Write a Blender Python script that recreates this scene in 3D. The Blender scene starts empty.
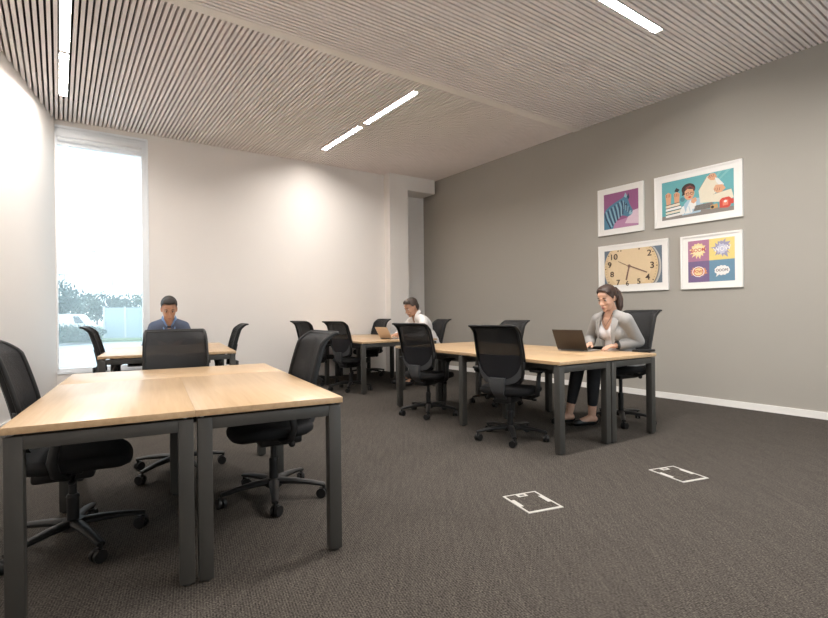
import bpy, bmesh, math, random
from mathutils import Vector, Matrix, Euler
random.seed(7)
R = math.radians
scn = bpy.context.scene
col = scn.collection
PI = math.pi

# ------------------------------------------------------------------ helpers
def tag(o, label=None, cat=None, group=None, kind=None):
    if label: o['label'] = label
    if cat: o['category'] = cat
    if group: o['group'] = group
    if kind: o['kind'] = kind
    return o

def thing(name, loc, rz, label, cat, group=None):
    o = bpy.data.objects.new(name, None)
    col.objects.link(o)
    o.empty_display_size = .1
    o.location = loc
    o.rotation_euler = (0, 0, rz)
    return tag(o, label, cat, group)

def link_mesh(name, me, mats, parent=None, angle=35, smooth=True):
    o = bpy.data.objects.new(name, me)
    col.objects.link(o)
    if not isinstance(mats, (list, tuple)): mats = [mats]
    for m in mats: me.materials.append(m)
    if smooth and len(me.polygons):
        me.polygons.foreach_set('use_smooth', [True] * len(me.polygons))
        me.set_sharp_from_angle(angle=R(angle))
    if parent is not None: o.parent = parent
    return o

class MB:
    """collects simple shapes and links them as ONE mesh object"""
    def __init__(s): s.bm = bmesh.new(); s.mi = 0
    def _new(s, f0):
        s.bm.faces.ensure_lookup_table()
        for f in s.bm.faces[f0:]: f.material_index = s.mi
    def box(s, a, b, bev=0, mat=None):
        f0 = len(s.bm.faces)
        a = Vector(a); b = Vector(b)
        M = Matrix.Translation((a + b) / 2) @ Matrix.Diagonal((*(b - a), 1))
        if mat is not None: M = mat @ M
        r = bmesh.ops.create_cube(s.bm, size=1, matrix=M)
        if bev:
            es = list({e for v in r['verts'] for e in v.link_edges})
            bmesh.ops.bevel(s.bm, geom=es, offset=bev, segments=2, affect='EDGES', profile=.5)
        s._new(f0); return s
    def cone(s, p, q, r0, r1, n=16, caps=True):
        f0 = len(s.bm.faces)
        p = Vector(p); q = Vector(q); d = q - p
        M = Matrix.Translation((p + q) / 2) @ d.to_track_quat('Z', 'Y').to_matrix().to_4x4()
        bmesh.ops.create_cone(s.bm, cap_ends=caps, segments=n, radius1=r0, radius2=r1, depth=d.length, matrix=M)
        s._new(f0); return s
    def cyl(s, p, q, r, n=16): return s.cone(p, q, r, r, n)
    def ball(s, c, r, n=12, rot=None):
        f0 = len(s.bm.faces)
        if not isinstance(r, (tuple, list)): r = (r, r, r)
        M = Matrix.Translation(c) @ (rot.to_4x4() if rot is not None else Matrix()) @ Matrix.Diagonal((*r, 1))
        bmesh.ops.create_uvsphere(s.bm, u_segments=n * 2, v_segments=n, radius=1, matrix=M)
        s._new(f0); return s
    def quad(s, pts):
        f = s.bm.faces.new([s.bm.verts.new(p) for p in pts]); f.material_index = s.mi; return s
    def prism(s, pts, z0, z1, M=None):
        """extrude polygon (x,y) from z0 to z1"""
        f0 = len(s.bm.faces)
        M = M or Matrix()
        lo = [s.bm.verts.new(M @ Vector((x, y, z0))) for x, y in pts]
        hi = [s.bm.verts.new(M @ Vector((x, y, z1))) for x, y in pts]
        n = len(pts)
        s.bm.faces.new(lo[::-1]); s.bm.faces.new(hi)
        for i in range(n): s.bm.faces.new((lo[i], lo[(i + 1) % n], hi[(i + 1) % n], hi[i]))
        s._new(f0); return s
    def tube(s, pts, r, n=8, flat=1.0, closed=False):
        """sweep an ellipse along pts; r number or list"""
        f0 = len(s.bm.faces)
        pts = [Vector(p) for p in pts]; N = len(pts)
        rings = []
        up = None
        for i, p in enumerate(pts):
            a = pts[(i - 1) % N] if (closed or i > 0) else p
            b = pts[(i + 1) % N] if (closed or i < N - 1) else p
            d = (b - a).normalized()
            if up is None:
                up = Vector((0, 0, 1)) if abs(d.z) < .9 else Vector((1, 0, 0))
            x = (up - d * up.dot(d)).normalized(); up = x
            y = d.cross(x)
            rr = r[i] if isinstance(r, (list, tuple)) else r
            rings.append([s.bm.verts.new(p + x * math.cos(t) * rr * flat + y * math.sin(t) * rr)
                          for t in [2 * PI * k / n for k in range(n)]])
        for i in range(N if closed else N - 1):
            A = rings[i]; B = rings[(i + 1) % N]
            for k in range(n):
                s.bm.faces.new((A[k], A[(k + 1) % n], B[(k + 1) % n], B[k]))
        if not closed:
            s.bm.faces.new(rings[0][::-1]); s.bm.faces.new(rings[-1])
        s._new(f0); return s
    def grid(s, f, nu, nv):
        """surface f(u,v), u and v in 0..1"""
        f0 = len(s.bm.faces)
        V = [[s.bm.verts.new(f(i / nu, j / nv)) for i in range(nu + 1)] for j in range(nv + 1)]
        for j in range(nv):
            for i in range(nu):
                s.bm.faces.new((V[j][i], V[j][i + 1], V[j + 1][i + 1], V[j + 1][i]))
        s._new(f0); return s
    def slab(s, f, nu, nv, th):
        """closed plate: f(u,v) and f offset by vector th"""
        f0 = len(s.bm.faces)
        th = Vector(th)
        A = [[s.bm.verts.new(f(i / nu, j / nv)) for i in range(nu + 1)] for j in range(nv + 1)]
        B = [[s.bm.verts.new(Vector(v.co) + th) for v in row] for row in A]
        for j in range(nv):
            for i in range(nu):
                s.bm.faces.new((A[j][i], A[j][i + 1], A[j + 1][i + 1], A[j + 1][i]))
                s.bm.faces.new((B[j][i], B[j + 1][i], B[j + 1][i + 1], B[j][i + 1]))
        for i in range(nu):
            s.bm.faces.new((A[0][i + 1], A[0][i], B[0][i], B[0][i + 1]))
            s.bm.faces.new((A[nv][i], A[nv][i + 1], B[nv][i + 1], B[nv][i]))
        for j in range(nv):
            s.bm.faces.new((A[j][0], A[j + 1][0], B[j + 1][0], B[j][0]))
            s.bm.faces.new((A[j + 1][nu], A[j][nu], B[j][nu], B[j + 1][nu]))
        s._new(f0); return s
    def mesh(s, name):
        bmesh.ops.recalc_face_normals(s.bm, faces=s.bm.faces)
        me = bpy.data.meshes.new(name); s.bm.to_mesh(me); s.bm.free(); return me
    def build(s, name, mats, parent=None, angle=35, smooth=True):
        return link_mesh(name, s.mesh(name), mats, parent, angle, smooth)

def lerp(a, b, t): return a + (b - a) * t
def interp(tab, v):
    for (v0, *a), (v1, *b) in zip(tab, tab[1:]):
        if v <= v1:
            t = (v - v0) / (v1 - v0); t = max(0, min(1, t))
            return [lerp(p, q, t) for p, q in zip(a, b)]
    return list(tab[-1][1:])
def spline(tab, v):
    """smooth (Catmull-Rom) version of interp"""
    n = len(tab)
    for i in range(n - 1):
        if v <= tab[i + 1][0] or i == n - 2:
            p1, p2 = tab[i], tab[i + 1]; p0 = tab[max(i - 1, 0)]; p3 = tab[min(i + 2, n - 1)]
            t = max(0, min(1, (v - p1[0]) / (p2[0] - p1[0])))
            return [.5 * (2 * b + (c - a) * t + (2 * a - 5 * b + 4 * c - d) * t * t + (3 * b - a - 3 * c + d) * t ** 3)
                    for a, b, c, d in zip(p0[1:], p1[1:], p2[1:], p3[1:])]

def copy_tree(o, parent=None):
    c = o.copy(); col.objects.link(c)
    if parent is not None: c.parent = parent
    for ch in list(o.children): copy_tree(ch, c)
    return c

# ------------------------------------------------------------------ materials
def nmat(name):
    m = bpy.data.materials.new(name); m.use_nodes = True
    nt = m.node_tree; p = nt.nodes['Principled BSDF']
    return m, nt, p
def N(nt, t, **kw):
    n = nt.nodes.new(t)
    for k, v in kw.items(): setattr(n, k, v)
    return n
def mat(name, c, rough=.5, metal=0, var=.06, scale=30, bump=0, bscale=200, spec=.5, coat=0):
    """principled with a little procedural noise in colour and, if asked, in relief"""
    m, nt, p = nmat(name)
    p.inputs['Roughness'].default_value = rough
    p.inputs['Metallic'].default_value = metal
    p.inputs['Specular IOR Level'].default_value = spec
    p.inputs['Coat Weight'].default_value = coat
    tc = N(nt, 'ShaderNodeTexCoord')
    no = N(nt, 'ShaderNodeTexNoise'); no.inputs['Scale'].default_value = scale
    nt.links.new(tc.outputs['Object'], no.inputs['Vector'])
    mx = N(nt, 'ShaderNodeMix', data_type='RGBA')
    mx.inputs['A'].default_value = (*[x * (1 - var) for x in c], 1)
    mx.inputs['B'].default_value = (*[min(1, x * (1 + var)) for x in c], 1)
    nt.links.new(no.outputs['Fac'], mx.inputs['Factor'])
    nt.links.new(mx.outputs['Result'], p.inputs['Base Color'])
    if bump:
        n2 = N(nt, 'ShaderNodeTexNoise'); n2.inputs['Scale'].default_value = bscale
        nt.links.new(tc.outputs['Object'], n2.inputs['Vector'])
        b = N(nt, 'ShaderNodeBump'); b.inputs['Strength'].default_value = bump; b.inputs['Distance'].default_value = .002
        nt.links.new(n2.outputs['Fac'], b.inputs['Height'])
        nt.links.new(b.outputs['Normal'], p.inputs['Normal'])
    return m

def emis(name, c, s):
    m, nt, p = nmat(name)
    p.inputs['Base Color'].default_value = (.9, .9, .9, 1)
    p.inputs['Emission Color'].default_value = (*c, 1)
    p.inputs['Emission Strength'].default_value = s
    return m

def wood_mat(name):
    m, nt, p = nmat(name)
    tc = N(nt, 'ShaderNodeTexCoord')
    mp = N(nt, 'ShaderNodeMapping'); mp.inputs['Scale'].default_value = (26, 1.1, 26)
    nt.links.new(tc.outputs['Object'], mp.inputs['Vector'])
    n1 = N(nt, 'ShaderNodeTexNoise'); n1.inputs['Scale'].default_value = 1.6; n1.inputs['Detail'].default_value = 6; n1.inputs['Distortion'].default_value = .4
    nt.links.new(mp.outputs['Vector'], n1.inputs['Vector'])
    cr = N(nt, 'ShaderNodeValToRGB')
    cr.color_ramp.elements[0].position = .3; cr.color_ramp.elements[0].color = (.43, .285, .155, 1)
    cr.color_ramp.elements[1].position = .7; cr.color_ramp.elements[1].color = (.515, .36, .212, 1)
    nt.links.new(n1.outputs['Fac'], cr.inputs['Fac'])
    nt.links.new(cr.outputs['Color'], p.inputs['Base Color'])
    p.inputs['Roughness'].default_value = .38
    p.inputs['Specular IOR Level'].default_value = .5
    p.inputs['Coat Weight'].default_value = .22; p.inputs['Coat Roughness'].default_value = .2
    return m

def carpet_mat():
    m, nt, p = nmat('carpet')
    tc = N(nt, 'ShaderNodeTexCoord')
    mp = N(nt, 'ShaderNodeMapping'); mp.inputs['Rotation'].default_value = (0, 0, R(66))
    nt.links.new(tc.outputs['Object'], mp.inputs['Vector'])
    # loop rows: short offset dashes
    br = N(nt, 'ShaderNodeTexBrick'); br.inputs['Scale'].default_value = 1
    br.inputs['Brick Width'].default_value = .027; br.inputs['Row Height'].default_value = .011
    br.inputs['Mortar Size'].default_value = .003; br.inputs['Mortar Smooth'].default_value = .5
    br.inputs['Color1'].default_value = (.030, .0255, .022, 1); br.inputs['Color2'].default_value = (.050, .043, .037, 1)
    br.inputs['Mortar'].default_value = (.066, .058, .050, 1)
    nt.links.new(mp.outputs['Vector'], br.inputs['Vector'])
    # streaks along the tile direction
    m2 = N(nt, 'ShaderNodeMapping'); m2.inputs['Rotation'].default_value = (0, 0, R(-24)); m2.inputs['Scale'].default_value = (30, 2.2, 1)
    nt.links.new(tc.outputs['Object'], m2.inputs['Vector'])
    n2 = N(nt, 'ShaderNodeTexNoise'); n2.inputs['Scale'].default_value = 1.5; n2.inputs['Detail'].default_value = 3
    nt.links.new(m2.outputs['Vector'], n2.inputs['Vector'])
    n1 = N(nt, 'ShaderNodeTexNoise'); n1.inputs['Scale'].default_value = 130; n1.inputs['Detail'].default_value = 2
    nt.links.new(tc.outputs['Object'], n1.inputs['Vector'])
    r1 = N(nt, 'ShaderNodeMapRange'); r1.inputs['From Min'].default_value = .3; r1.inputs['From Max'].default_value = .7
    r1.inputs['To Min'].default_value = .35; r1.inputs['To Max'].default_value = 1.75
    nt.links.new(n1.outputs['Fac'], r1.inputs['Value'])
    r2 = N(nt, 'ShaderNodeMapRange'); r2.inputs['From Min'].default_value = .3; r2.inputs['From Max'].default_value = .7
    r2.inputs['To Min'].default_value = .88; r2.inputs['To Max'].default_value = 1.14
    nt.links.new(n2.outputs['Fac'], r2.inputs['Value'])
    mu = N(nt, 'ShaderNodeMath', operation='MULTIPLY')
    nt.links.new(r1.outputs['Result'], mu.inputs[0]); nt.links.new(r2.outputs['Result'], mu.inputs[1])
    mx = N(nt, 'ShaderNodeVectorMath', operation='SCALE')
    nt.links.new(br.outputs['Color'], mx.inputs[0]); nt.links.new(mu.outputs['Value'], mx.inputs['Scale'])
    nt.links.new(mx.outputs['Vector'], p.inputs['Base Color'])
    b = N(nt, 'ShaderNodeBump'); b.inputs['Strength'].default_value = .5; b.inputs['Distance'].default_value = .003
    nt.links.new(n1.outputs['Fac'], b.inputs['Height']); nt.links.new(b.outputs['Normal'], p.inputs['Normal'])
    p.inputs['Roughness'].default_value = .95; p.inputs['Specular IOR Level'].default_value = .15
    return m

def see_through(name, c, k, rough=.6):
    """woven mesh: part open, part fabric"""
    m, nt, p = nmat(name)
    p.inputs['Base Color'].default_value = (*c, 1); p.inputs['Roughness'].default_value = rough
    p.inputs['Specular IOR Level'].default_value = .3
    tc = N(nt, 'ShaderNodeTexCoord')
    no = N(nt, 'ShaderNodeTexNoise'); no.inputs['Scale'].default_value = 300
    nt.links.new(tc.outputs['Object'], no.inputs['Vector'])
    mr = N(nt, 'ShaderNodeMapRange'); mr.inputs['To Min'].default_value = k - .08; mr.inputs['To Max'].default_value = k + .08
    nt.links.new(no.outputs['Fac'], mr.inputs['Value'])
    t = N(nt, 'ShaderNodeBsdfTransparent')
    mx = N(nt, 'ShaderNodeMixShader'); nt.links.new(mr.outputs['Result'], mx.inputs[0])
    nt.links.new(p.outputs[0], mx.inputs[1]); nt.links.new(t.outputs[0], mx.inputs[2])
    nt.links.new(mx.outputs[0], nt.nodes['Material Output'].inputs[0])
    return m

def glass_mat(name, veil):
    m, nt, p = nmat(name)
    g = N(nt, 'ShaderNodeBsdfGlossy'); g.inputs['Roughness'].default_value = .02
    t = N(nt, 'ShaderNodeBsdfTransparent'); t.inputs['Color'].default_value = (.90, .96, .98, 1)
    fr = N(nt, 'ShaderNodeFresnel'); fr.inputs['IOR'].default_value = 1.3
    mx = N(nt, 'ShaderNodeMixShader'); nt.links.new(fr.outputs[0], mx.inputs[0])
    nt.links.new(t.outputs[0], mx.inputs[1]); nt.links.new(g.outputs[0], mx.inputs[2])
    tl = N(nt, 'ShaderNodeBsdfTranslucent'); tl.inputs['Color'].default_value = (.80, .93, 1, 1)  # pale translucent layer in the pane imitates haze over the outdoor view
    m2 = N(nt, 'ShaderNodeMixShader'); m2.inputs[0].default_value = veil
    nt.links.new(mx.outputs[0], m2.inputs[1]); nt.links.new(tl.outputs[0], m2.inputs[2])
    nt.links.new(m2.outputs[0], nt.nodes['Material Output'].inputs[0])
    return m

M = {}
M['carpet'] = carpet_mat()
M['wood'] = wood_mat('light_oak_laminate')
M['wall'] = mat('white_paint', (.79, .75, .715), .75, var=.012, scale=3)
M['wallg'] = mat('grey_paint', (.35, .328, .292), .8, var=.015, scale=3)
M['slat'] = mat('slat_paint', (.84, .77, .74), .65, var=.04, scale=6)
M['seam'] = mat('plaster_strip', (.82, .77, .715), .7, var=.01)
M['plenum'] = mat('plenum_dark', (.05, .046, .042), .9)
M['skirt'] = mat('skirting_white', (.80, .78, .75), .45, var=.01)
M['frame'] = mat('window_frame_paint', (.86, .89, .92), .4, var=.01)
M['glass'] = glass_mat('outdoor_haze_glass', .12); M['glassc'] = glass_mat('clear_glass', .02)
M['steel'] = mat('dark_grey_steel', (.047, .045, .041), .45, var=.04, spec=.4)
M['bfoot'] = mat('black_foot', (.02, .02, .02), .6)  # black of the levelling feet under the desk legs
M['fabric'] = mat('black_fabric', (.009, .009, .010), .85, var=.2, scale=120, bump=.3, bscale=500, spec=.25)
M['mesh'] = see_through('chair_mesh', (.015, .0155, .017), .16)
M['lumbar'] = mat('lumbar_fabric', (.011, .011, .014), .75, var=.1, bump=.2, bscale=600, spec=.3)
M['plastic'] = mat('black_plastic', (.008, .008, .0085), .45, var=.05, spec=.35)
M['gplastic'] = mat('charcoal_plastic', (.055, .057, .061), .45, var=.05)
M['chrome'] = mat('grey_metal', (.30, .30, .30), .35, metal=.9)
M['lamp'] = emis('lamp_diffuser', (1, .95, .895), 215); M['lampd'] = emis('lamp_diffuser_dimmed', (1, .95, .895), 158); M['lampl'] = emis('lamp_diffuser_low', (1, .95, .895), 95)
M['lamph'] = mat('lamp_housing', (.7, .68, .65), .5)
M['white'] = mat('white_frame_paint', (.82, .80, .77), .4, var=.01)
M['mount'] = mat('white_mount_board', (.80, .78, .75), .8, var=.01)

# ------------------------------------------------------------------ camera
CAM_H = 1.135
cam_d = bpy.data.cameras.new('camera'); cam = bpy.data.objects.new('camera', cam_d); col.objects.link(cam)
cam_d.sensor_width = 36; cam_d.lens = 36 * 498.1 / 828
cam_d.shift_y = 3.46 / 828
cam_d.clip_start = .05; cam_d.clip_end = 400
cam.location = (0, 0, CAM_H)
cam.rotation_euler = (Matrix.Rotation(PI / 2, 3, 'X') @ Matrix.Rotation(R(-.647), 3, 'Z')).to_euler()
scn.camera = cam

# ------------------------------------------------------------------ the room
HC = 3.82                                   # underside of the slats
TOP = HC + .30
RW0 = Vector((2.735, 7.07)); RWD = Vector((-.5816, .8135))       # grey wall line
BW0 = Vector((-4.87, 6.77)); BWD = (Vector((-.61, 9.68)) - BW0).normalized()  # window wall line
LW0 = Vector((-4.838, 6.703)); LWD = Vector((-.3854, .9227))     # left wall line
SA = R(35.5); A_ = Vector((math.cos(SA), math.sin(SA))); B_ = Vector((-math.sin(SA), math.cos(SA)))
SEAM = Vector((2.49, 7.386)).dot(B_)        # seam between the two slat fields
FRONT = -1.5                                # wall behind the camera (B_ offset)
def isect(p, d, q, e):
    t = ((q - p).x * e.y - (q - p).y * e.x) / (d.x * e.y - d.y * e.x)
    return p + d * t
C_BL = isect(BW0, BWD, LW0, LWD)
C_BR = Vector((.237, 10.56))                # hidden corner behind the beam
C_FL = isect(LW0, LWD, B_ * FRONT, A_)
C_FR = isect(RW0, RWD, B_ * FRONT, A_)
NB = Vector((-BWD.y, BWD.x))                # points out of the room through the window wall

def wall_slab(name, p, q, z0, z1, th, m, out):
    mb = MB(); o = out * th
    mb.prism([(p.x, p.y), (q.x, q.y), (q.x + o.x, q.y + o.y), (p.x + o.x, p.y + o.y)], z0, z1)
    return mb
# floor
mb = MB(); mb.prism([(C_FL.x - .6, C_FL.y - .6), (C_FR.x + .8, C_FR.y - .3), (C_BR.x + .6, C_BR.y + .6), (C_BL.x - .5, C_BL.y + .4)], -.12, 0)
tag(mb.build('floor', M['carpet']), kind='structure')
# soffit slab above the slats
mb = MB(); mb.prism([(C_FL.x - .6, C_FL.y - .6), (C_FR.x + .8, C_FR.y - .3), (C_BR.x + .6, C_BR.y + .6), (C_BL.x - .5, C_BL.y + .4)], TOP, TOP + .15)
tag(mb.build('ceiling', M['plenum']), kind='structure')
# walls
no = Vector((RWD.y, -RWD.x))
tag(wall_slab('', C_FR - RWD * .0, C_BR + RWD * .25, -.12, TOP, .2, None, no).build('wall_right', M['wallg']), kind='structure')
nl = Vector((-LWD.y, LWD.x))
tag(wall_slab('', C_FL, C_BL + LWD * .02, -.12, TOP, .2, None, nl).build('wall_left', M['wall']), kind='structure')
Mf = Matrix.Translation((C_FL.x, C_FL.y, 0)) @ Matrix.Rotation(SA, 4, 'Z')
FLEN = (C_FR - C_FL).length; FX0, FX1, FZ0, FZ1 = 4.2, FLEN - .6, .35, 3.4
mb = MB()
for (x0, x1, z0, z1) in ((-.3, FX0, -.12, TOP), (FX1, FLEN + .3, -.12, TOP), (FX0, FX1, -.12, FZ0), (FX0, FX1, FZ1, TOP)): mb.box((x0, -.25, z0), (x1, 0, z1), mat=Mf)
tag(mb.build('wall_front', M['wall']), kind='structure')
fw_ = thing('added_fill_window', (C_FL.x, C_FL.y, 0), SA, None, None); tag(fw_, kind='structure')  # added window in the unseen wall, put there for daylight fill
mb = MB()
for x in [FX0 + (FX1 - FX0) * k / 3 for k in range(4)]: mb.box((x - .035, -.16, FZ0), (x + .035, -.06, FZ1))
mb.box((FX0, -.16, FZ0), (FX1, -.06, FZ0 + .07)); mb.box((FX0, -.16, FZ1 - .07), (FX1, -.06, FZ1))
tag(mb.build('window_frame', M['frame'], fw_), kind='structure')
mb = MB(); mb.box((FX0, -.11, FZ0), (FX1, -.10, FZ1)); tag(mb.build('window_pane', M['glassc'], fw_), kind='structure')
# window wall with its opening
SW = [(Vector((-3.054, 7.932)) + Vector((.847, .532)) * s) for s in (-2.146, -1.03)]
W0 = max(0.0, (SW[0] - BW0).dot(BWD)); W1 = (SW[1] - BW0).dot(BWD)
WZ0, WZ1 = .345, 3.735
PIER = (Vector((-.61, 9.68)) - BW0).dot(BWD)
mb = MB()
TH = .32
Mb = Matrix.Translation((BW0.x, BW0.y, 0)) @ Matrix.Rotation(math.atan2(BWD.y, BWD.x), 4, 'Z')
for (x0, x1, z0, z1) in ((-.4, W0, -.12, TOP), (W0, W1, -.12, WZ0), (W0, W1, WZ1, TOP), (W1, PIER + .1, -.12, TOP)):
    mb.box((x0, 0, z0), (x1, TH, z1), mat=Mb)
mb.box((PIER + .1, .27, -.12), (PIER + 1.4, .45, TOP), mat=Mb)     # recessed strip beside the column
tag(mb.build('wall_back', M['wall']), kind='structure')
# column and the short beam over it
mb = MB(); Mc = Matrix.Translation((-.445, 9.55, 0)) @ Matrix.Rotation(R(34), 4, 'Z')
mb.box((0, 0, -.05), (.421, .8, TOP), mat=Mc)
tag(mb.build('column', M['wall']), 'white square column on the back wall beside the grey wall', 'column', kind='structure')
mb = MB(); Mc = Matrix.Translation((-.40, 9.585, 0)) @ Matrix.Rotation(R(33.6), 4, 'Z')
mb.box((0, 0, 3.54), (1.02, .8, TOP), mat=Mc)
tag(mb.build('beam', M['wall']), 'short white beam under the ceiling over the column', 'beam', kind='structure')
# skirting
def skirt(name, p, q, inward, z1=.075, th=.014):
    mb = MB(); o = inward * th
    mb.prism([(p.x, p.y), (q.x, q.y), (q.x + o.x, q.y + o.y), (p.x + o.x, p.y + o.y)], 0, z1)
    tag(mb.build(name, M['skirt']), kind='structure')
skirt('baseboard_right', C_FR, C_BR, -no)
skirt('baseboard_back', BW0 + BWD * .05, BW0 + BWD * (PIER - .02), -NB)
skirt('baseboard_left', C_FL, C_BL - LWD * .02, -nl)

# window (frame, blind box, pane)
win = thing('window_1', (BW0.x, BW0.y, 0), math.atan2(BWD.y, BWD.x), None, None); tag(win, kind='structure')
mb = MB(); f = .075
y0, y1 = .02, .14
mb.box((W0, y0, WZ0), (W0 + .02, y1, WZ1)); mb.box((W1 - f, y0, WZ0), (W1, y1, WZ1))
mb.box((W0, y0, WZ1 - f), (W1, y1, WZ1)); mb.box((W0, y0, WZ0), (W1, y1, WZ0 + .07))
mb.box((W0 + .02, y0 + .03, 3.50), (W1 - f, y1, WZ1 - f))
mb.box((W0, -.012, WZ0), (W1, -.001, WZ0 + .03)); mb.box((W1 - .025, -.012, WZ0), (W1 + .01, -.001, WZ1)); mb.box((W0, -.012, WZ1 - .02), (W1, -.001, WZ1 + .015))
tag(mb.build('window_frame', M['frame'], win), kind='structure')
mb = MB(); mb.cyl((W0 + .03, .03, 3.57), (W1 - f - .01, .03, 3.57), .035, 20); mb.box((W0 + .02, -.005, 3.60), (W1 - f, .07, 3.665), .004)
tag(mb.build('roller_blind', M['frame'], win), kind='structure')
mb = MB(); mb.box((W0 + .02, .09, WZ0 + .07), (W1 - f, .098, 3.5))
tag(mb.build('window_pane', M['glass'], win), kind='structure')

# ceiling slats -----------------------------------------------------
room = [C_FL, C_FR, C_BR, C_BL]
def clip(p, d, poly, half):
    """interval of line p+t d inside convex polygon"""
    t0, t1 = -50, 50
    n = len(poly); cx = sum(poly, Vector((0, 0))) / n
    for i in range(n):
        a, b = poly[i], poly[(i + 1) % n]; e = b - a; nn = Vector((-e.y, e.x)).normalized()
        if nn.dot(cx - a) < 0: nn = -nn
        dn = nn.dot(d); k = nn.dot(p - a)
        if abs(dn) < 1e-9:
            if k < 0: return None
            continue
        t = -k / dn
        if dn > 0: t0 = max(t0, t)
        else: t1 = min(t1, t)
    return (t0, t1) if t1 - t0 > .03 else None
C_B1 = isect(BW0, BWD, RW0, RWD)
sp = B_ * SEAM
S_L = isect(LW0, LWD, sp, A_); S_R = isect(RW0, RWD, sp, A_)
sq = B_ * (SEAM + .12)
S_L2 = isect(LW0, LWD, sq, A_); S_R2 = isect(RW0, RWD, sq, A_)
far_poly = [S_L2, S_R2, C_B1, C_BL]; near_poly = [C_FL, C_FR, S_R, S_L]
# lamp channels: (a0,a1,b0,b1) in seam coordinates
def ab(v): return Vector((v[0], v[1])).dot(A_), Vector((v[0], v[1])).dot(B_)
LW = .094
def far_lamp(p_end, length):                # p_end: end nearest the window wall; runs towards the seam
    a, b = ab(p_end); return (a - LW / 2, a + LW / 2, b - length, b)
def near_lamp(p_end, length):
    a, b = ab(p_end); return (a - length, a, b - LW / 2, b + LW / 2)
lamps = [far_lamp((-4.243, 6.068), 1.21), far_lamp((-4.243 + .7288, 6.068 - 1.0175), 1.21),
         far_lamp((-1.453, 8.181), 1.23), far_lamp((-1.453 + .795, 8.181 - 1.11), 1.23)]
far_n = 4
lamps += [near_lamp((2.396, 4.81), 1.25), near_lamp((2.396 - 1.05, 4.81 - .749), 1.25),
          near_lamp((-.25, 2.93), 1.25), near_lamp((-.25 - 1.05, 2.93 - .749), 1.25),
          near_lamp((3.9, 3.15), 1.25), near_lamp((3.9 - 1.05, 3.15 - .749), 1.25),
          near_lamp((1.25, 1.26), 1.25), near_lamp((1.25 - 1.05, 1.26 - .749), 1.25)]
PITCH, SWD, SH = .05, .030, .055
def slats(name, poly, along, across, lam):
    mb = MB(); bm = mb.bm
    ks = [p.dot(across) for p in poly]
    k = math.ceil(min(ks) / PITCH) * PITCH
    while k < max(ks):
        iv = clip(across * k, along, poly, SWD)
        if iv:
            segs = [iv]
            for (a0, a1, b0, b1) in lam:
                c0, c1, l0, l1 = (a0, a1, b0, b1) if across is A_ else (b0, b1, a0, a1)
                if c0 - SWD / 2 < k < c1 + SWD / 2:
                    ns = []
                    for (u, v) in segs:
                        if l1 <= u or l0 >= v: ns.append((u, v)); continue
                        if l0 > u: ns.append((u, l0))
                        if l1 < v: ns.append((l1, v))
                    segs = ns
            for (u, v) in segs:
                p = across * k + along * u; q = across * k + along * v; w = across * SWD / 2
                mb.prism([(p.x - w.x, p.y - w.y), (q.x - w.x, q.y - w.y), (q.x + w.x, q.y + w.y), (p.x + w.x, p.y + w.y)], HC, HC + SH)
        k += PITCH
    tag(mb.build(name, M['slat'], smooth=False), kind='structure')
slats('ceiling_slats', far_poly, B_, A_, lamps[:far_n])
slats('ceiling_slats', near_poly, A_, B_, lamps[far_n:])
mb = MB(); mb.prism([tuple(S_L), tuple(S_R), tuple(S_R2), tuple(S_L2)], HC - .004, HC + .08)
tag(mb.build('trim_1', M['seam'], smooth=False), kind='structure')

LLAB = ['white linear ceiling light nearest the window, far segment', 'white linear ceiling light near the left wall, segment towards the room',
        'lit linear ceiling light in the middle of the slats, far half', 'lit linear ceiling light in the middle of the slats, near half',
        'bright linear ceiling light closest to the framed pictures', 'linear ceiling light continuing the bright one by the pictures, overhead',
        'linear ceiling light over the near desks, right segment', 'linear ceiling light over the near desks, left segment',
        'linear ceiling light behind the camera by the grey wall', 'linear ceiling light behind the camera beside the one by the grey wall',
        'linear ceiling light above the camera', 'linear ceiling light above and left of the camera']
for i, (a0, a1, b0, b1) in enumerate(lamps):
    ca, cb = (a0 + a1) / 2, (b0 + b1) / 2; c = A_ * ca + B_ * cb
    t = thing('linear_light', (c.x, c.y, HC), SA, LLAB[i], 'ceiling light', 'linear ceiling lights')
    hx, hy = (a1 - a0) / 2 - .002, (b1 - b0) / 2 - .002
    mb = MB()
    for bx in (((-hx, -hy, .0), (-hx + .007, hy, .11)), ((hx - .007, -hy, .0), (hx, hy, .11)), ((-hx, -hy, 0), (hx, -hy + .007, .11)),
               ((-hx, hy - .007, 0), (hx, hy, .11)), ((-hx, -hy, .10), (hx, hy, .12))):
        mb.box(*bx)
    mb.build('housing', M['lamph'], t)
    mb = MB(); mb.box((-hx + .007, -hy + .007, .022), (hx - .007, hy - .007, .03))
    mb.build('diffuser', M['lampd'] if i < far_n else M['lampl'] if i in (6, 7, 10, 11) else M['lamp'], t)

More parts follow.
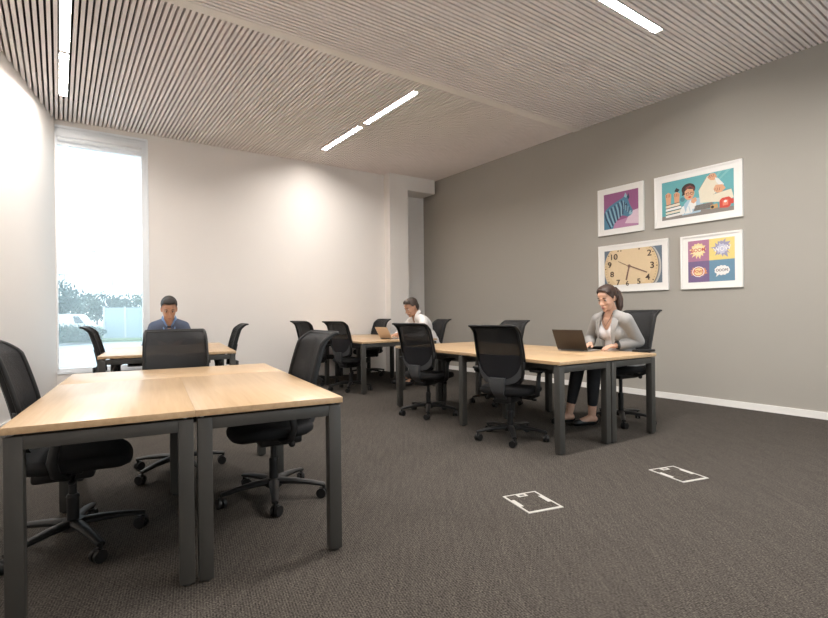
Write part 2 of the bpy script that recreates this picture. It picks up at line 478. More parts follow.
# ------------------------------------------------------------------ desks
W, L, HD = .648, 1.268, .735
def desk(name, org, th, x0, x1, y0, y1, label, group, legs=(1, 1), seamlabel=None):
    """bench desk; local x along the short front, local y along the long side; origin at its own near-left foot"""
    a = Vector((math.cos(th), math.sin(th))); b = Vector((-a.y, a.x))
    o = Vector(org) + a * x0 + b * y0
    t = thing('desk', (o.x, o.y, 0), th, label, 'desk', group)
    w, l = x1 - x0, y1 - y0
    mb = MB(); g = .0004
    mb.box((g, g, HD - .027), (w - g, l - g, HD), .0007)
    mb.build('tabletop', M['wood'], t)
    e = .008; lw = .058; zt = HD - .037
    ys = []
    if legs[0]: ys.append(e)
    if legs[1] == 1: ys.append(l - e - lw)
    elif legs[1] == 2: ys.append(l - lw / 2)
    for y in ys:
        for x in (e, w - e - lw):
            mb = MB(); mb.box((x, y, .012), (x + lw, y + lw, zt), .002)
            lg = mb.build('leg', M['steel'], t)
            mb = MB(); mb.cyl((x + lw / 2, y + lw / 2, 0), (x + lw / 2, y + lw / 2, .012), .02, 12)
            mb.build('levelling_foot', M['bfoot'], lg)
        mb = MB(); mb.box((e + lw, y + .001, zt - .05), (w - e - lw, y + lw - .001, zt), .002)
        mb.build('crossbar', M['steel'], t)
        for x in (e + .02, w - e - .03):
            mb = MB(); mb.cyl((x, y + .03, zt), (x, y + .03, HD - .027), .008, 10)
            mb.build('spacer', M['chrome'], t)
    ya = ys[0] if legs[0] else -.03
    yb = ys[-1] if legs[1] else l
    for x in (.10, w - .14):
        mb = MB(); mb.box((x, ya + .058 if legs[0] else 0.0, zt - .045), (x + .04, yb, zt - .002), .002)
        mb.build('side_rail', M['steel'], t)
    mb = MB(); cx = w * .5
    mb.box((cx - .08, .25, zt - .10), (cx + .08, l - .25, zt - .09)); mb.box((cx - .08, .25, zt - .10), (cx - .075, l - .25, zt - .03)); mb.box((cx + .075, .25, zt - .10), (cx + .08, l - .25, zt - .03))
    mb.box((cx - .08, .3, zt - .032), (cx + .08, .33, HD - .027)); mb.box((cx - .08, l - .33, zt - .032), (cx + .08, l - .3, HD - .027))
    mb.build('cable_tray', M['steel'], t)
    return t

I0 = ((-.3461, 2.3881), R(27.72)); I1 = ((1.1291, 3.8802), R(32.45))
I2 = ((-1.9563, 5.4688), R(26.5)); I3 = ((-.7233, 6.9019), R(34.07))
def P(I, u, v):
    (x, y), th = I
    return Vector((x + u * math.cos(th) - v * math.sin(th), y + u * math.sin(th) + v * math.cos(th), 0))
G0 = 'light oak bench desks'
desk('desk', *I0, -2 * W, -W, 0, L, 'nearest light oak desk, left half, at the bottom left with a chair tucked under', G0)
desk('desk', *I0, -W, 0, 0, L, 'near light oak desk, right half with its front corner in the middle foreground', G0)
def end_desk(I, u0, u1, v0, v1, label):
    # turned a quarter: its grain and long side run across the end of the pair
    o = P(I, u1, v0)
    return desk('desk', (o.x, o.y), I[1] + PI / 2, 0, v1 - v0, 0, u1 - u0, label, G0)
end_desk(I0, -2 * W, 0, L, L + .62, 'light oak desk across the far end of the near pair, before the head-on chair')
desk('desk', *I1, 0, W, 0, L, 'light oak desk under the dark laptop lid, with the nearest left chair', G0, legs=(1, 2))
desk('desk', *I1, W, 2 * W, 0, L, 'light oak desk the woman sits at, along the grey wall side', G0, legs=(1, 2))
desk('desk', *I1, 0, W, L, 2 * L, 'light oak desk behind the laptop desk, left side', G0, legs=(0, 1))
desk('desk', *I1, W, 2 * W, L, 2 * L, 'light oak desk beyond the woman, on the grey wall side', G0, legs=(0, 1))
desk('desk', *I2, -2 * W, -W, 0, L, 'light oak desk left half by the window', G0)
desk('desk', *I2, -W, 0, 0, L, 'light oak desk right half of the table by the window', G0)
end_desk(I2, -2 * W, 0, L, L + W, 'light oak desk across the end by the window where the man in blue sits')
desk('desk', *I3, 0, W, 0, L, 'light oak desk at the back of the room, left side by the mesh chair', G0, legs=(1, 2))
desk('desk', *I3, W, 2 * W, 0, L, 'light oak desk at the back where the man in a white shirt works', G0, legs=(1, 2))
desk('desk', *I3, 0, W, L, L + .88, 'light oak desk at the back against the wall, left side', G0, legs=(0, 1))
desk('desk', *I3, W, 2 * W, L, L + .88, 'light oak desk at the back near the white column', G0, legs=(0, 1))

# ------------------------------------------------------------------ chairs
PROF = [(0, -.195, .500), (.2, -.208, .590), (.45, -.233, .725), (.7, -.271, .865), (.86, -.302, .957), (.93, -.322, .994), (.965, -.335, 1.009), (1, -.352, 1.014)]
HW = [(0, .13), (.05, .175), (.12, .198), (.25, .214), (.5, .221), (.8, .217), (.93, .213), (1, .205)]
def back(u, v, off=0):
    """u -1..1 across, v 0..1 up; off towards the sitter"""
    x, z = spline(PROF, v); w = spline(HW, v)[0]
    wrap = .06 * u * u * (1 - max(0, v - .85) / .15)
    return Vector((x + wrap + off, u * w, z))
def make_chair():
    root = thing('office_chair', (0, 0, 0), 0, 'x', 'chair', 'black mesh office chairs')
    # five star base with casters
    mb = MB(); mb.cone((0, 0, .075), (0, 0, .125), .052, .045, 20)
    angs = [R(36 + 72 * k) for k in range(5)]
    for t in angs:
        d = Vector((math.cos(t), math.sin(t), 0))
        mb.tube([d * .03 + Vector((0, 0, .105)), d * .12 + Vector((0, 0, .105)), d * .22 + Vector((0, 0, .096)), d * .315 + Vector((0, 0, .08))], [.034, .029, .024, .019], 10, .62)
    mb.build('star_base', M['plastic'], root)
    for k, t in enumerate(angs):
        d = Vector((math.cos(t), math.sin(t), 0)); s = t + R(50 + 35 * k)
        ax = Vector((math.cos(s), math.sin(s), 0)); fw = Vector((-ax.y, ax.x, 0)); c = d * .31 + fw * .012 + Vector((0, 0, .03))
        mb = MB()
        for q in (-1, 1): mb.cyl(c + ax * q * .006, c + ax * q * .024, .03, 18)
        mb.cyl(c - ax * .006, c + ax * .006, .012, 10)
        mb.cyl(d * .31 + Vector((0, 0, .045)), d * .31 + Vector((0, 0, .085)), .009, 10)
        mb.box(c + Vector((-.016, -.016, .016)), c + Vector((.016, .016, .034)), .006)
        mb.build('caster', M['plastic'], root)
    mb = MB(); mb.cyl((0, 0, .12), (0, 0, .24), .027, 20); mb.cyl((0, 0, .24), (0, 0, .36), .018, 20); mb.cone((0, 0, .235), (0, 0, .25), .03, .024, 20)
    mb.build('gas_column', M['plastic'], root)
    mb = MB(); mb.box((-.16, -.085, .335), (.10, .085, .405), .018); mb.box((-.02, -.17, .385), (.06, .17, .405), .008)
    mb.cyl((.02, -.085, .37), (.02, -.20, .365), .007, 10); mb.ball((.02, -.215, .364), (.016, .028, .012), 8)
    mb.cyl((-.06, .085, .37), (-.06, .17, .365), .007, 10); mb.ball((-.06, .185, .364), (.02, .02, .02), 8)
    mb.build('tilt_mechanism', M['plastic'], root)
    # seat: cushion with waterfall front
    def seat(u, v):
        a = u * 2 * PI
        ex = 3.2
        ca, sa = math.cos(a), math.sin(a)
        rr = (abs(ca) ** ex + abs(sa) ** ex) ** (-1 / ex)
        prof = [(0, .0, .405), (.2, .88, .405), (.45, .985, .425), (.6, 1.0, .448), (.78, .96, .468), (.9, .82, .474), (1, .0, .470)]
        s, z = interp(prof, v)
        x, y = .02 + ca * rr * s * .245, sa * rr * s * .248
        if x > .1: z -= .55 * (x - .1) ** 2 * 2.2
        z += .06 * y * y * 4 * .25
        return Vector((x, y, z))
    mb = MB(); mb.grid(seat, 40, 14); bmesh.ops.remove_doubles(mb.bm, verts=mb.bm.verts, dist=.0005)
    mb.build('seat', M['fabric'], root, 60)
    # backrest
    bk = MB(); bk.slab(lambda u, v: back(u * 1.96 - .98, .03 + v * .965), 14, 26, (-.003, 0, 0))
    bo = bk.build('backrest', M['mesh'], root, 60)
    mb = MB()
    rim = [back(-1, v) for v in [.30 + .7 * k / 22 for k in range(23)]]
    top = [back(u, 1.0) for u in [-.9 + .18 * k for k in range(11)]]
    rim2 = [back(1, v) for v in [1 - .7 * k / 22 for k in range(23)]]
    mb.tube(rim + top + rim2, .0105, 8, 1.0)
    # deeper side blades that follow the rim
    for s in (-1, 1):
        mb.slab(lambda u, v: back(s * (.93 + .07 * u), .12 + .86 * v) + Vector((-.004, 0, 0)), 2, 22, (-.026, 0, 0))
    mb.slab(lambda u, v: back(u * 2 - 1, .952 + .048 * v) + Vector((0, 0, .003)), 12, 5, (-.0, 0, -.012))
    mb.build('back_frame', M['plastic'], bo, 50)
    mb = MB(); mb.slab(lambda u, v: back((u * 2 - 1) * .9, .04 + v * .48, -.006), 12, 12, (-.006, 0, 0))
    mb.build('lumbar_panel', M['lumbar'], bo, 60)
    # U-shaped charcoal carrier on the rear
    def carrier(u, v):
        t = u * 2 - 1; k = abs(t)
        ou = math.sin(t * PI / 2) * 1.02; ov = .015 + .40 * k ** 2.6
        iu = math.sin(t * PI / 2) * (.80 + .16 * k ** 4); iv = .135 + .30 * k ** 3
        p = back(lerp(ou, iu, v), lerp(ov, iv, v))
        return p + Vector((-.012 - .012 * (1 - k), 0, 0))
    mb = MB(); mb.slab(carrier, 30, 4, (-.014, 0, 0))
    ca = mb.build('back_carrier', M['gplastic'], root, 50)
    mb = MB()
    def stem(u, v):
        tab = [(0, -.232, .57, .075), (.35, -.228, .50, .066), (.65, -.20, .43, .052), (1, -.12, .372, .05)]
        x, z, w = spline(tab, v); return Vector((x, (u * 2 - 1) * w, z))
    mb.slab(stem, 4, 14, (-.026, 0, -.006)); mb.build('back_support', M['gplastic'], ca, 50)
    # arms
    for s in (-1, 1):
        mb = MB()
        mb.tube([(0.0, s * .14, .392), (-.01, s * .22, .39), (-.03, s * .272, .415), (-.045, s * .283, .48), (-.03, s * .283, .56), (.0, s * .28, .615)],
                [.020, .022, .024, .024, .022, .020], 10, .7)
        mb.ball((0, s * .278, .61), (.04, .03, .015), 8)
        ar = mb.build('arm_post', M['plastic'], root, 50)
        mb = MB(); mb.box((-.12, s * .275 - .042, .617), (.12, s * .275 + .042, .642), .011)
        mb.build('arm_pad', M['plastic'], ar, 50)
    return root
proto = make_chair()
CH = [  # base x, y, facing, turn of the base, label
    (-1.715, 2.49, 28, -28, 'black mesh office chair at the left edge of the photo, tucked under the near desk'),
    (-.880, 3.085, 211, 40, 'black mesh office chair pushed under the right side of the near desk'),
    (-1.73, 3.64, 298, -13, 'mesh office chair seen head-on beyond the near desk, hiding the man in blue'),
    (-3.325, 5.628, 27, 10, 'black office chair in front of the window, left of the table by the window'),
    (-2.42, 6.06, 207, 0, 'black office chair by the white wall on the right of the window table'),
    (.850, 4.45, 53, -40, 'mesh office chair nearest on the left of the right-hand desks, beside the laptop lid'),
    (.150, 5.555, 51, -36, 'mesh office chair seen from behind, at the far left corner of the right-hand desks'),
    (1.03, 6.20, 212, 5, 'black office chair across the right-hand desks, behind the nearest mesh chair, facing it'),
    (2.085, 5.046, 207, 9, 'black office chair with the woman in grey sitting on it'),
    (-.950, 7.405, 49, -30, 'nearest mesh office chair at the left side of the rear desks'),
    (-1.58, 8.06, 46, 0, 'mesh office chair furthest back on the left of the rear desks by the white wall'),
    (-.832, 9.092, 214, 0, 'dark mesh office chair in front of the back wall, left of the open tablet'),
]
def hp(I, u, v): return P(I, u, v)
hw_ = P(I2, -W, L + W + .26)      # seat of the man by the window
hr_ = P(I3, 2 * W + .10, .44)     # seat of the man at the back
CH.append((hw_.x, hw_.y, 296.5, 0, 'black office chair the man in blue sits on, behind the window table'))
CH.append((hr_.x, hr_.y, 205, 0, 'black office chair behind the man in the white shirt'))
chairs = []
for i, (x, y, d, spin, lab) in enumerate(CH):
    o = proto if i == 0 else copy_tree(proto)
    o.location = (x, y, 0); o.rotation_euler = (0, 0, R(d)); o['label'] = lab
    for ch in o.children:
        if ch.name.split('.')[0] in ('star_base', 'caster'): ch.rotation_euler = (0, 0, R(spin))
    chairs.append(o)
for ch in chairs[8].children:            # the woman's chair is set higher on its column
    if ch.name.split('.')[0] == 'gas_column': ch.scale = (1, 1, 1.38); ch.location.z = -.045
    elif ch.name.split('.')[0] not in ('star_base', 'caster'): ch.location.z += .112
# ------------------------------------------------------------------ floor boxes
M['fboxm'] = mat('light_aluminium_trim', (.42, .41, .385), .5, var=.03)
def floor_box(corner, th, w, l, label):
    t = thing('floor_box', (corner[0], corner[1], 0), th, label, 'floor box', 'floor outlet boxes')
    def fl(x0, y0, x1, y1, mb): mb.box((x0, y0, .0005), (x1, y1, .004))
    e = .012
    mb = MB()
    # ring with thicker tabs, one outline polygon with inner hole made of four mitred bars
    outer = [(0, 0), (w, 0), (w, l), (0, l)]
    o = [mb.bm.verts.new((x, y, z)) for z in (.0005, .004) for x, y in outer]
    i_ = [mb.bm.verts.new((x, y, z)) for z in (.0005, .004) for x, y in [(e, e * 1.6), (w - e, e * 1.6), (w - e, l - e * .8), (e, l - e * .8)]]
    for k in range(4):
        j = (k + 1) % 4
        mb.bm.faces.new((o[4 + k], o[4 + j], i_[4 + j], i_[4 + k])); mb.bm.faces.new((o[k], i_[k], i_[j], o[j]))
        mb.bm.faces.new((o[k], o[j], o[4 + j], o[4 + k])); mb.bm.faces.new((i_[k], i_[4 + k], i_[4 + j], i_[j]))
    mb.build('trim_frame', M['fboxm'], t)
    mb = MB(); mb.box((e, e * 1.6, .0004), (w - e, l - e * .8, .0028)); mb.build('carpet_lid', M['carpet'], t)
    for (x0, y0, x1, y1) in ((e, l * .36, e + .02, l * .72), (w - e - .02, l * .36, w - e, l * .72)):
        mb = MB(); mb.box((x0, y0, .0028), (x1, y1, .0042)); mb.build('hinge_plate', M['fboxm'], t)
    mb = MB(); mb.box((w * .36, l - .05, .0028), (w * .64, l - .008, .0042)); tb = mb.build('lift_tab', M['fboxm'], t)
    mb = MB(); mb.box((w * .43, l - .042, .0042), (w * .57, l - .022, .0046)); mb.build('finger_hole', M['steel'], tb)
floor_box((.632, 2.787), R(21.5), .235, .28, 'white-edged floor outlet box in the carpet nearest the camera')
floor_box((1.750, 3.257), R(20.5), .228, .288, 'white-edged floor outlet box in the carpet further right')

# ------------------------------------------------------------------ framed pictures
PIC_C = Vector((2.735, 7.07)); 
def flat(name, c, rough=.6): return mat(name, c, rough, var=.05, scale=40)
art = {}
def A(name, c):
    if name not in art: art[name] = flat('print_' + name, c)
    return art[name]
class Pic:
    """a framed print; local x to the right as seen, z up, y into the wall"""
    def __init__(s, sl, sr, z0, z1, ax0, ax1, az0, az1, name, label, fw=.022):
        # sl/sr: position along the wall (sl further away = left in view)
        p = PIC_C + RWD * sl - no * .002
        ang = math.atan2(-RWD.y, -RWD.x)
        s.t = thing(name, (p.x, p.y, z0), ang, label, 'picture', 'framed pictures on the grey wall')
        s.w = sl - sr; s.h = z1 - z0; w, h = s.w, s.h
        mb = MB()
        d0, d1 = -.028, 0
        for bx in (((0, d0, 0), (fw, d1, h)), ((w - fw, d0, 0), (w, d1, h)), ((fw, d0, 0), (w - fw, d1, fw)), ((fw, d0, h - fw), (w - fw, d1, h))):
            mb.box(*bx)
        mb.build('frame', M['white'], s.t)
        mb = MB(); mb.box((fw, -.016, fw), (w - fw, -.006, h - fw)); mb.build('mount', M['mount'], s.t)
        s.ax, s.az = sl - ax0, az0 - z0
        s.aw, s.ah = ax0 - ax1, az1 - az0
        s.print = None; s.y = -.0165; s.k = 0; s.mb = {}
    def base(s, m):
        mb = MB(); mb.box((s.ax, -.0172, s.az), (s.ax + s.aw, -.016, s.az + s.ah)); s.print = mb.build('print', m, s.t)
    def poly(s, pts, m):
        """pts in print units (0..1, 0..1)"""
        s.k += 1; y = -.0172 - .00008 * s.k
        if m.name not in s.mb: s.mb[m.name] = (MB(), m)
        bm = s.mb[m.name][0].bm
        cl = [(min(1, max(0, x)), min(1, max(0, z))) for x, z in pts]
        vs = [bm.verts.new((s.ax + x * s.aw, y, s.az + z * s.ah)) for x, z in cl]
        try:
            f = bm.faces.new(vs)
            f.normal_update()
            if f.normal.y > 0: f.normal_flip()
        except ValueError: pass
    def ell(s, cx, cz, rx, rz, m, n=28, a0=0, a1=2 * PI):
        s.poly([(cx + rx * math.cos(a0 + (a1 - a0) * i / n), cz + rz * math.sin(a0 + (a1 - a0) * i / n)) for i in range(n)], m)
    def line(s, pts, wd, m):
        asp = s.aw / s.ah
        for (x0, z0), (x1, z1) in zip(pts, pts[1:]):
            dx, dz = (x1 - x0) * asp, z1 - z0; l = math.hypot(dx, dz) or 1
            nx, nz = -dz / l * wd / 2 / asp, dx / l * wd / 2
            s.poly([(x0 + nx, z0 + nz), (x0 - nx, z0 - nz), (x1 - nx, z1 - nz), (x1 + nx, z1 + nz)], m)
    def burst(s, cx, cz, rx, rz, n, k, m, ph=0, rnd=0):
        rr = random.Random(n * 7 + int(cx * 100))
        s.poly([(cx + rx * math.cos(ph + PI * i / n) * (1 if i % 2 == 0 else k) * (1 + rnd * rr.uniform(-1, 1)),
                 cz + rz * math.sin(ph + PI * i / n) * (1 if i % 2 == 0 else k) * (1 + rnd * rr.uniform(-1, 1))) for i in range(2 * n)], m)
    def text(s, body, cx, cz, size, m, rot=0, name='lettering', stretch=1):
        s.k += 1
        cu = bpy.data.curves.new(name, 'FONT'); cu.body = body; cu.size = size * s.ah; cu.align_x = 'CENTER'; cu.align_y = 'CENTER'
        cu.offset = .0015 * size * s.ah / .1
        ob = bpy.data.objects.new('tmp', cu); col.objects.link(ob)
        dg = bpy.context.evaluated_depsgraph_get()
        me = bpy.data.meshes.new_from_object(ob.evaluated_get(dg))
        bpy.data.objects.remove(ob); bpy.data.curves.remove(cu)
        me.transform(Matrix.Translation((s.ax + cx * s.aw, -.0172 - .00008 * s.k - .0004, s.az + cz * s.ah)) @ Matrix.Rotation(PI / 2, 4, 'X') @ Matrix.Rotation(rot, 4, 'Z') @ Matrix.Diagonal((stretch, 1, 1, 1)))
        me.materials.clear()
        link_mesh(name, me, m, s.print, smooth=False)
    def done(s):
        # the printed colours become material slots of the print itself
        bm = bmesh.new(); bm.from_mesh(s.print.data); me = s.print.data
        for k, (mb, m) in s.mb.items():
            me.materials.append(m); ix = len(me.materials) - 1
            tmp = bpy.data.meshes.new('t'); mb.bm.to_mesh(tmp); mb.bm.free()
            n0 = len(bm.faces); bm.from_mesh(tmp); bpy.data.meshes.remove(tmp)
            bm.faces.ensure_lookup_table()
            for f in bm.faces[n0:]: f.material_index = ix
        bm.to_mesh(me); bm.free()

# 1 striped animal head in blue on magenta
p = Pic(.106, -.577, 2.19, 2.846, .012, -.502, 2.272, 2.766, 'framed_picture', 'small framed print of a blue striped zebra head on magenta')
mg = A('magenta', (.27, .085, .20)); mg2 = A('magenta_light', (.43, .21, .35)); bl = A('teal_blue', (.07, .20, .30)); bl2 = A('pale_blue', (.26, .44, .53)); dk = A('navy', (.022, .04, .085)); pw = A('pale_pink', (.66, .50, .58))
p.base(mg)
p.poly([(0, 0), (1, 0), (1, .38), (.75, .26), (.4, .2), (.2, .12)], mg2)
p.poly([(.62, .1), (1, .05), (1, .45), (.85, .42), (.7, .25)], pw)
zeb = [(0, 0), (0, .45), (.06, .56), (.16, .64), (.28, .70), (.42, .76), (.52, .80), (.60, .84), (.66, .88), (.70, .83), (.71, .76), (.74, .66), (.79, .54), (.84, .44), (.84, .36), (.79, .30), (.70, .27), (.62, .31), (.55, .33), (.47, .31), (.40, .25), (.32, .14), (.27, 0)]
p.poly(zeb, bl)
for i in range(11):
    t = i / 10; x0 = .02 + .5 * t; z0 = .50 + .27 * t - .02
    x1 = x0 - .02 + .14 * (1 - t) ; z1 = .02 + .34 * t
    p.line([(x0, z0), (x0 + .05, (z0 + z1) / 2 + .04), (x1 + .06, z1)], .034, bl2 if i % 2 else dk)
for i in range(6):
    t = i / 5
    p.line([(.58 + .17 * t, .74 - .22 * t), (.60 + .13 * t, .50 - .12 * t)], .022, dk if i % 2 else bl2)
p.poly([(.60, .84), (.64, .95), (.69, .86), (.67, .79)], bl2); p.poly([(.69, .82), (.73, .92), (.76, .80), (.72, .74)], dk)
p.ell(.66, .62, .022, .026, dk); p.ell(.79, .37, .05, .06, bl2); p.ell(.81, .40, .013, .016, dk)
p.done()
# 2 comic style office worker behind papers
p = Pic(-.726, -1.746, 2.184, 2.838, -.822, -1.657, 2.271, 2.753, 'framed_picture', 'large framed comic print of an office worker with papers on turquoise')
tq = A('turquoise', (.115, .36, .385)); tq2 = A('turquoise_dark', (.07, .20, .24)); sk = A('skin', (.62, .33, .19)); hr = A('dark_hair', (.035, .018, .015)); pa = A('paper', (.68, .62, .49)); wsh = A('white_ink', (.72, .72, .70)); ink = A('ink', (.02, .02, .022)); red = A('red', (.52, .055, .035)); gr = A('grey_ink', (.22, .20, .18)); br = A('red_brown', (.17, .04, .035)); lb = A('light_blue', (.36, .50, .60))
p.base(tq)
for k in range(5): p.poly([(.55, .4), (.7 + .11 * k, 1), (.75 + .11 * k, 1)], A('turquoise_light', (.17, .43, .44)))
p.poly([(0, 0), (1, 0), (1, .10), (.5, .14), (0, .10)], gr)
p.poly([(.30, .06), (.33, .34), (.40, .46), (.56, .44), (.60, .30), (.56, .08)], lb)          # shirt
p.poly([(.36, .20), (.42, .42), (.46, .34), (.5, .42), (.5, .18)], wsh)
p.ell(.405, .60, .075, .17, sk); p.ell(.395, .71, .098, .145, hr)
p.poly([(.31, .66), (.30, .56), (.34, .58), (.36, .68)], hr)
p.poly([(.34, .66), (.38, .72), (.46, .69), (.475, .58), (.45, .50), (.42, .46), (.37, .48), (.345, .56)], sk)
p.poly([(.35, .70), (.42, .75), (.48, .67), (.48, .72), (.42, .80), (.36, .77)], br)
p.line([(.355, .60), (.40, .615)], .022, ink); p.line([(.425, .615), (.465, .60)], .022, ink)
p.ell(.385, .585, .024, .034, ink); p.ell(.385, .585, .018, .026, sk); p.ell(.445, .585, .022, .032, ink); p.ell(.445, .585, .016, .024, sk)
p.ell(.413, .50, .02, .022, red)
p.poly([(.43, .36), (.44, .45), (.50, .47), (.515, .38), (.47, .32)], sk)
for (hx, hz) in ((.10, .57), (.225, .55)):
    p.poly([(hx - .025, hz - .28), (hx - .04, hz), (hx - .045, hz + .10), (hx, hz + .15), (hx + .045, hz + .09), (hx + .04, hz - .04), (hx + .03, hz - .26)], sk)
    for k in range(3): p.line([(hx - .025 + .022 * k, hz + .02), (hx - .03 + .025 * k, hz + .10)], .010, br)
p.poly([(.19, .72), (.22, .80), (.27, .74), (.24, .68)], ink); p.ell(.31, .47, .035, .06, tq2)
for k in range(4):                                                                            # stack of books
    z = .06 + .085 * k
    p.poly([(.06 - .0 * k, z), (.33 - .02 * k, z + .03), (.33 - .02 * k, z + .10), (.06, z + .065)], wsh if k % 2 == 0 else pa)
    p.line([(.06, z + .065), (.33 - .02 * k, z + .10)], .016, ink)
p.poly([(.26, .10), (.30, .28), (.33, .30), (.35, .12)], wsh)
p.poly([(.34, .09), (.40, .30), (.45, .30), (.45, .10)], wsh); p.line([(.40, .28), (.42, .11)], .014, lb)
p.poly([(.46, .12), (.50, .26), (.72, .28), (.76, .14)], gr); 
for k in range(5): p.line([(.48, .14 + .025 * k), (.74, .155 + .025 * k)], .008, ink)
p.poly([(.54, .62), (.66, .94), (.84, .72), (.70, .28), (.56, .30)], pa)                       # big sheet
p.poly([(.70, .28), (.74, .46), (.97, .52), (1, .30), (.86, .24)], pa)
p.line([(.66, .94), (.54, .62)], .010, gr); p.line([(.74, .46), (.97, .52)], .010, gr)
p.poly([(.66, .90), (.70, .98), (.76, .97), (.79, .88), (.75, .80), (.70, .82)], sk)
p.poly([(.76, .86), (.80, .84), (.88, .66), (.84, .60), (.78, .74)], wsh)
p.poly([(.74, .58), (.77, .68), (.86, .66), (.90, .56), (.84, .48), (.78, .48)], sk)
for k in range(3): p.line([(.755 + .03 * k, .52), (.765 + .03 * k, .60)], .010, br); p.line([(.68 + .025 * k, .88), (.70 + .025 * k, .95)], .010, br)
p.poly([(.70, .10), (.70, .20), (.79, .22), (.80, .12)], A('amber', (.5, .3, .12))); p.ell(.725, .15, .02, .035, ink)
p.poly([(.82, .10), (.82, .28), (.85, .33), (.94, .34), (.97, .29), (.96, .12), (.92, .08)], red); p.ell(.98, .22, .03, .06, red)
p.poly([(.86, .14), (.86, .26), (.93, .27), (.93, .15)], A('orange', (.66, .20, .12))); p.ell(.895, .24, .02, .03, wsh)
p.done()
# 3 clock face
p = Pic(.105, -.894, 1.388, 2.045, .012, -.814, 1.486, 1.967, 'framed_picture', 'framed print of a cream clock face behind the woman, lower left of the four')
cr = A('cream', (.66, .49, .29)); cr2 = A('cream_light', (.70, .54, .34)); sl = A('slate', (.12, .155, .20)); nu = A('brown_black', (.06, .035, .025)); sil = A('silver', (.45, .44, .42)); hb = A('hand_brown', (.20, .115, .09))
p.base(sl)
asp = p.aw / p.ah
cx, cz, rz = .47, .47, .80; rx = .47
p.ell(cx + .02, cz - .02, rx * 1.06, rz * 1.04, sil, 64); p.ell(cx + .008, cz - .01, rx * 1.025, rz * 1.015, A('rim', (.2, .18, .16)), 64)
p.ell(cx, cz, rx, rz, cr, 64); p.ell(cx - .02, cz + .06, rx * .82, rz * .8, cr2, 48)
for k in range(60):
    a = 2 * PI * k / 60; r0, r1 = .93, .955 if k % 5 else .975
    p.line([(cx + rx * r0 * math.cos(a), cz + rz * r0 * math.sin(a)), (cx + rx * r1 * math.cos(a), cz + rz * r1 * math.sin(a))], .012 if k % 5 else .028, nu)
for t, x, z, s_ in (('2', .80, .82, .22), ('3', .845, .48, .23), ('4', .77, .165, .22), ('5', .62, .06, .20), ('6', .42, .02, .17), ('7', .255, .06, .20), ('8', .145, .30, .21), ('9', .10, .58, .22), ('10', .175, .80, .22)):
    p.text(t, x, z, s_ * 1.05, nu, stretch=1.15)
for x in (.26, .31): p.ell(x, .965, .012, .02, nu)
p.ell(.63, .965, .014, .022, nu)
p.line([(.455, .50), (.40, .12)], .045, hb); p.line([(.455, .52), (.76, .30)], .035, hb); p.line([(.455, .50), (.26, .67)], .014, hb); p.ell(.455, .51, .028, .048, hb)
p.done()
# 4 four comic bursts
p = Pic(-1.051, -1.741, 1.383, 2.034, -1.139, -1.659, 1.463, 1.968, 'framed_picture', 'framed print of four comic word bursts, lower right of the four')
p1 = A('mauve', (.38, .17, .27)); p2 = A('yellow', (.72, .58, .20)); p3 = A('plum', (.17, .115, .23)); p4 = A('steel_blue', (.13, .25, .35)); ye = A('burst_yellow', (.76, .60, .30)); orr = A('burst_orange', (.60, .24, .12)); vi = A('burst_violet', (.30, .28, .42)); re = A('burst_red', (.50, .07, .06)); wt = A('burst_white', (.76, .74, .72))
p.base(p1)
p.poly([(.47, .5), (1, .5), (1, 1), (.47, 1)], p2); p.poly([(0, 0), (.47, 0), (.47, .5), (0, .5)], p3); p.poly([(.47, 0), (1, 0), (1, .5), (.47, .5)], p4)
p.burst(.23, .76, .19, .20, 13, .70, ye, .1, .12); p.burst(.23, .76, .13, .14, 13, .78, A('burst_cream', (.78, .68, .42)), .2, .1)
p.text('BOOM', .23, .765, .12, re, .06, stretch=.9)
p.burst(.74, .76, .21, .22, 14, .62, vi, .3, .22); p.burst(.74, .75, .13, .14, 10, .7, A('burst_lilac', (.50, .50, .62)), .1, .15)
p.text('WOW', .745, .745, .15, wt, .12, stretch=.85)
p.burst(.23, .25, .20, .13, 12, .78, orr, .15, .1); p.ell(.23, .25, .135, .125, wt); p.ell(.23, .25, .115, .105, re); p.ell(.23, .25, .10, .088, ye)
p.text('POW!', .23, .25, .10, re, 0, stretch=.8)
for k in range(11):
    a = 2 * PI * k / 11; p.ell(.74 + .12 * math.cos(a), .25 + .075 * math.sin(a), .042, .042, wt)
p.ell(.74, .25, .13, .08, wt); p.poly([(.64, .20), (.61, .10), (.70, .17)], wt)
p.text('OOOPS', .74, .25, .085, nu, 0, stretch=.9)
p.done()

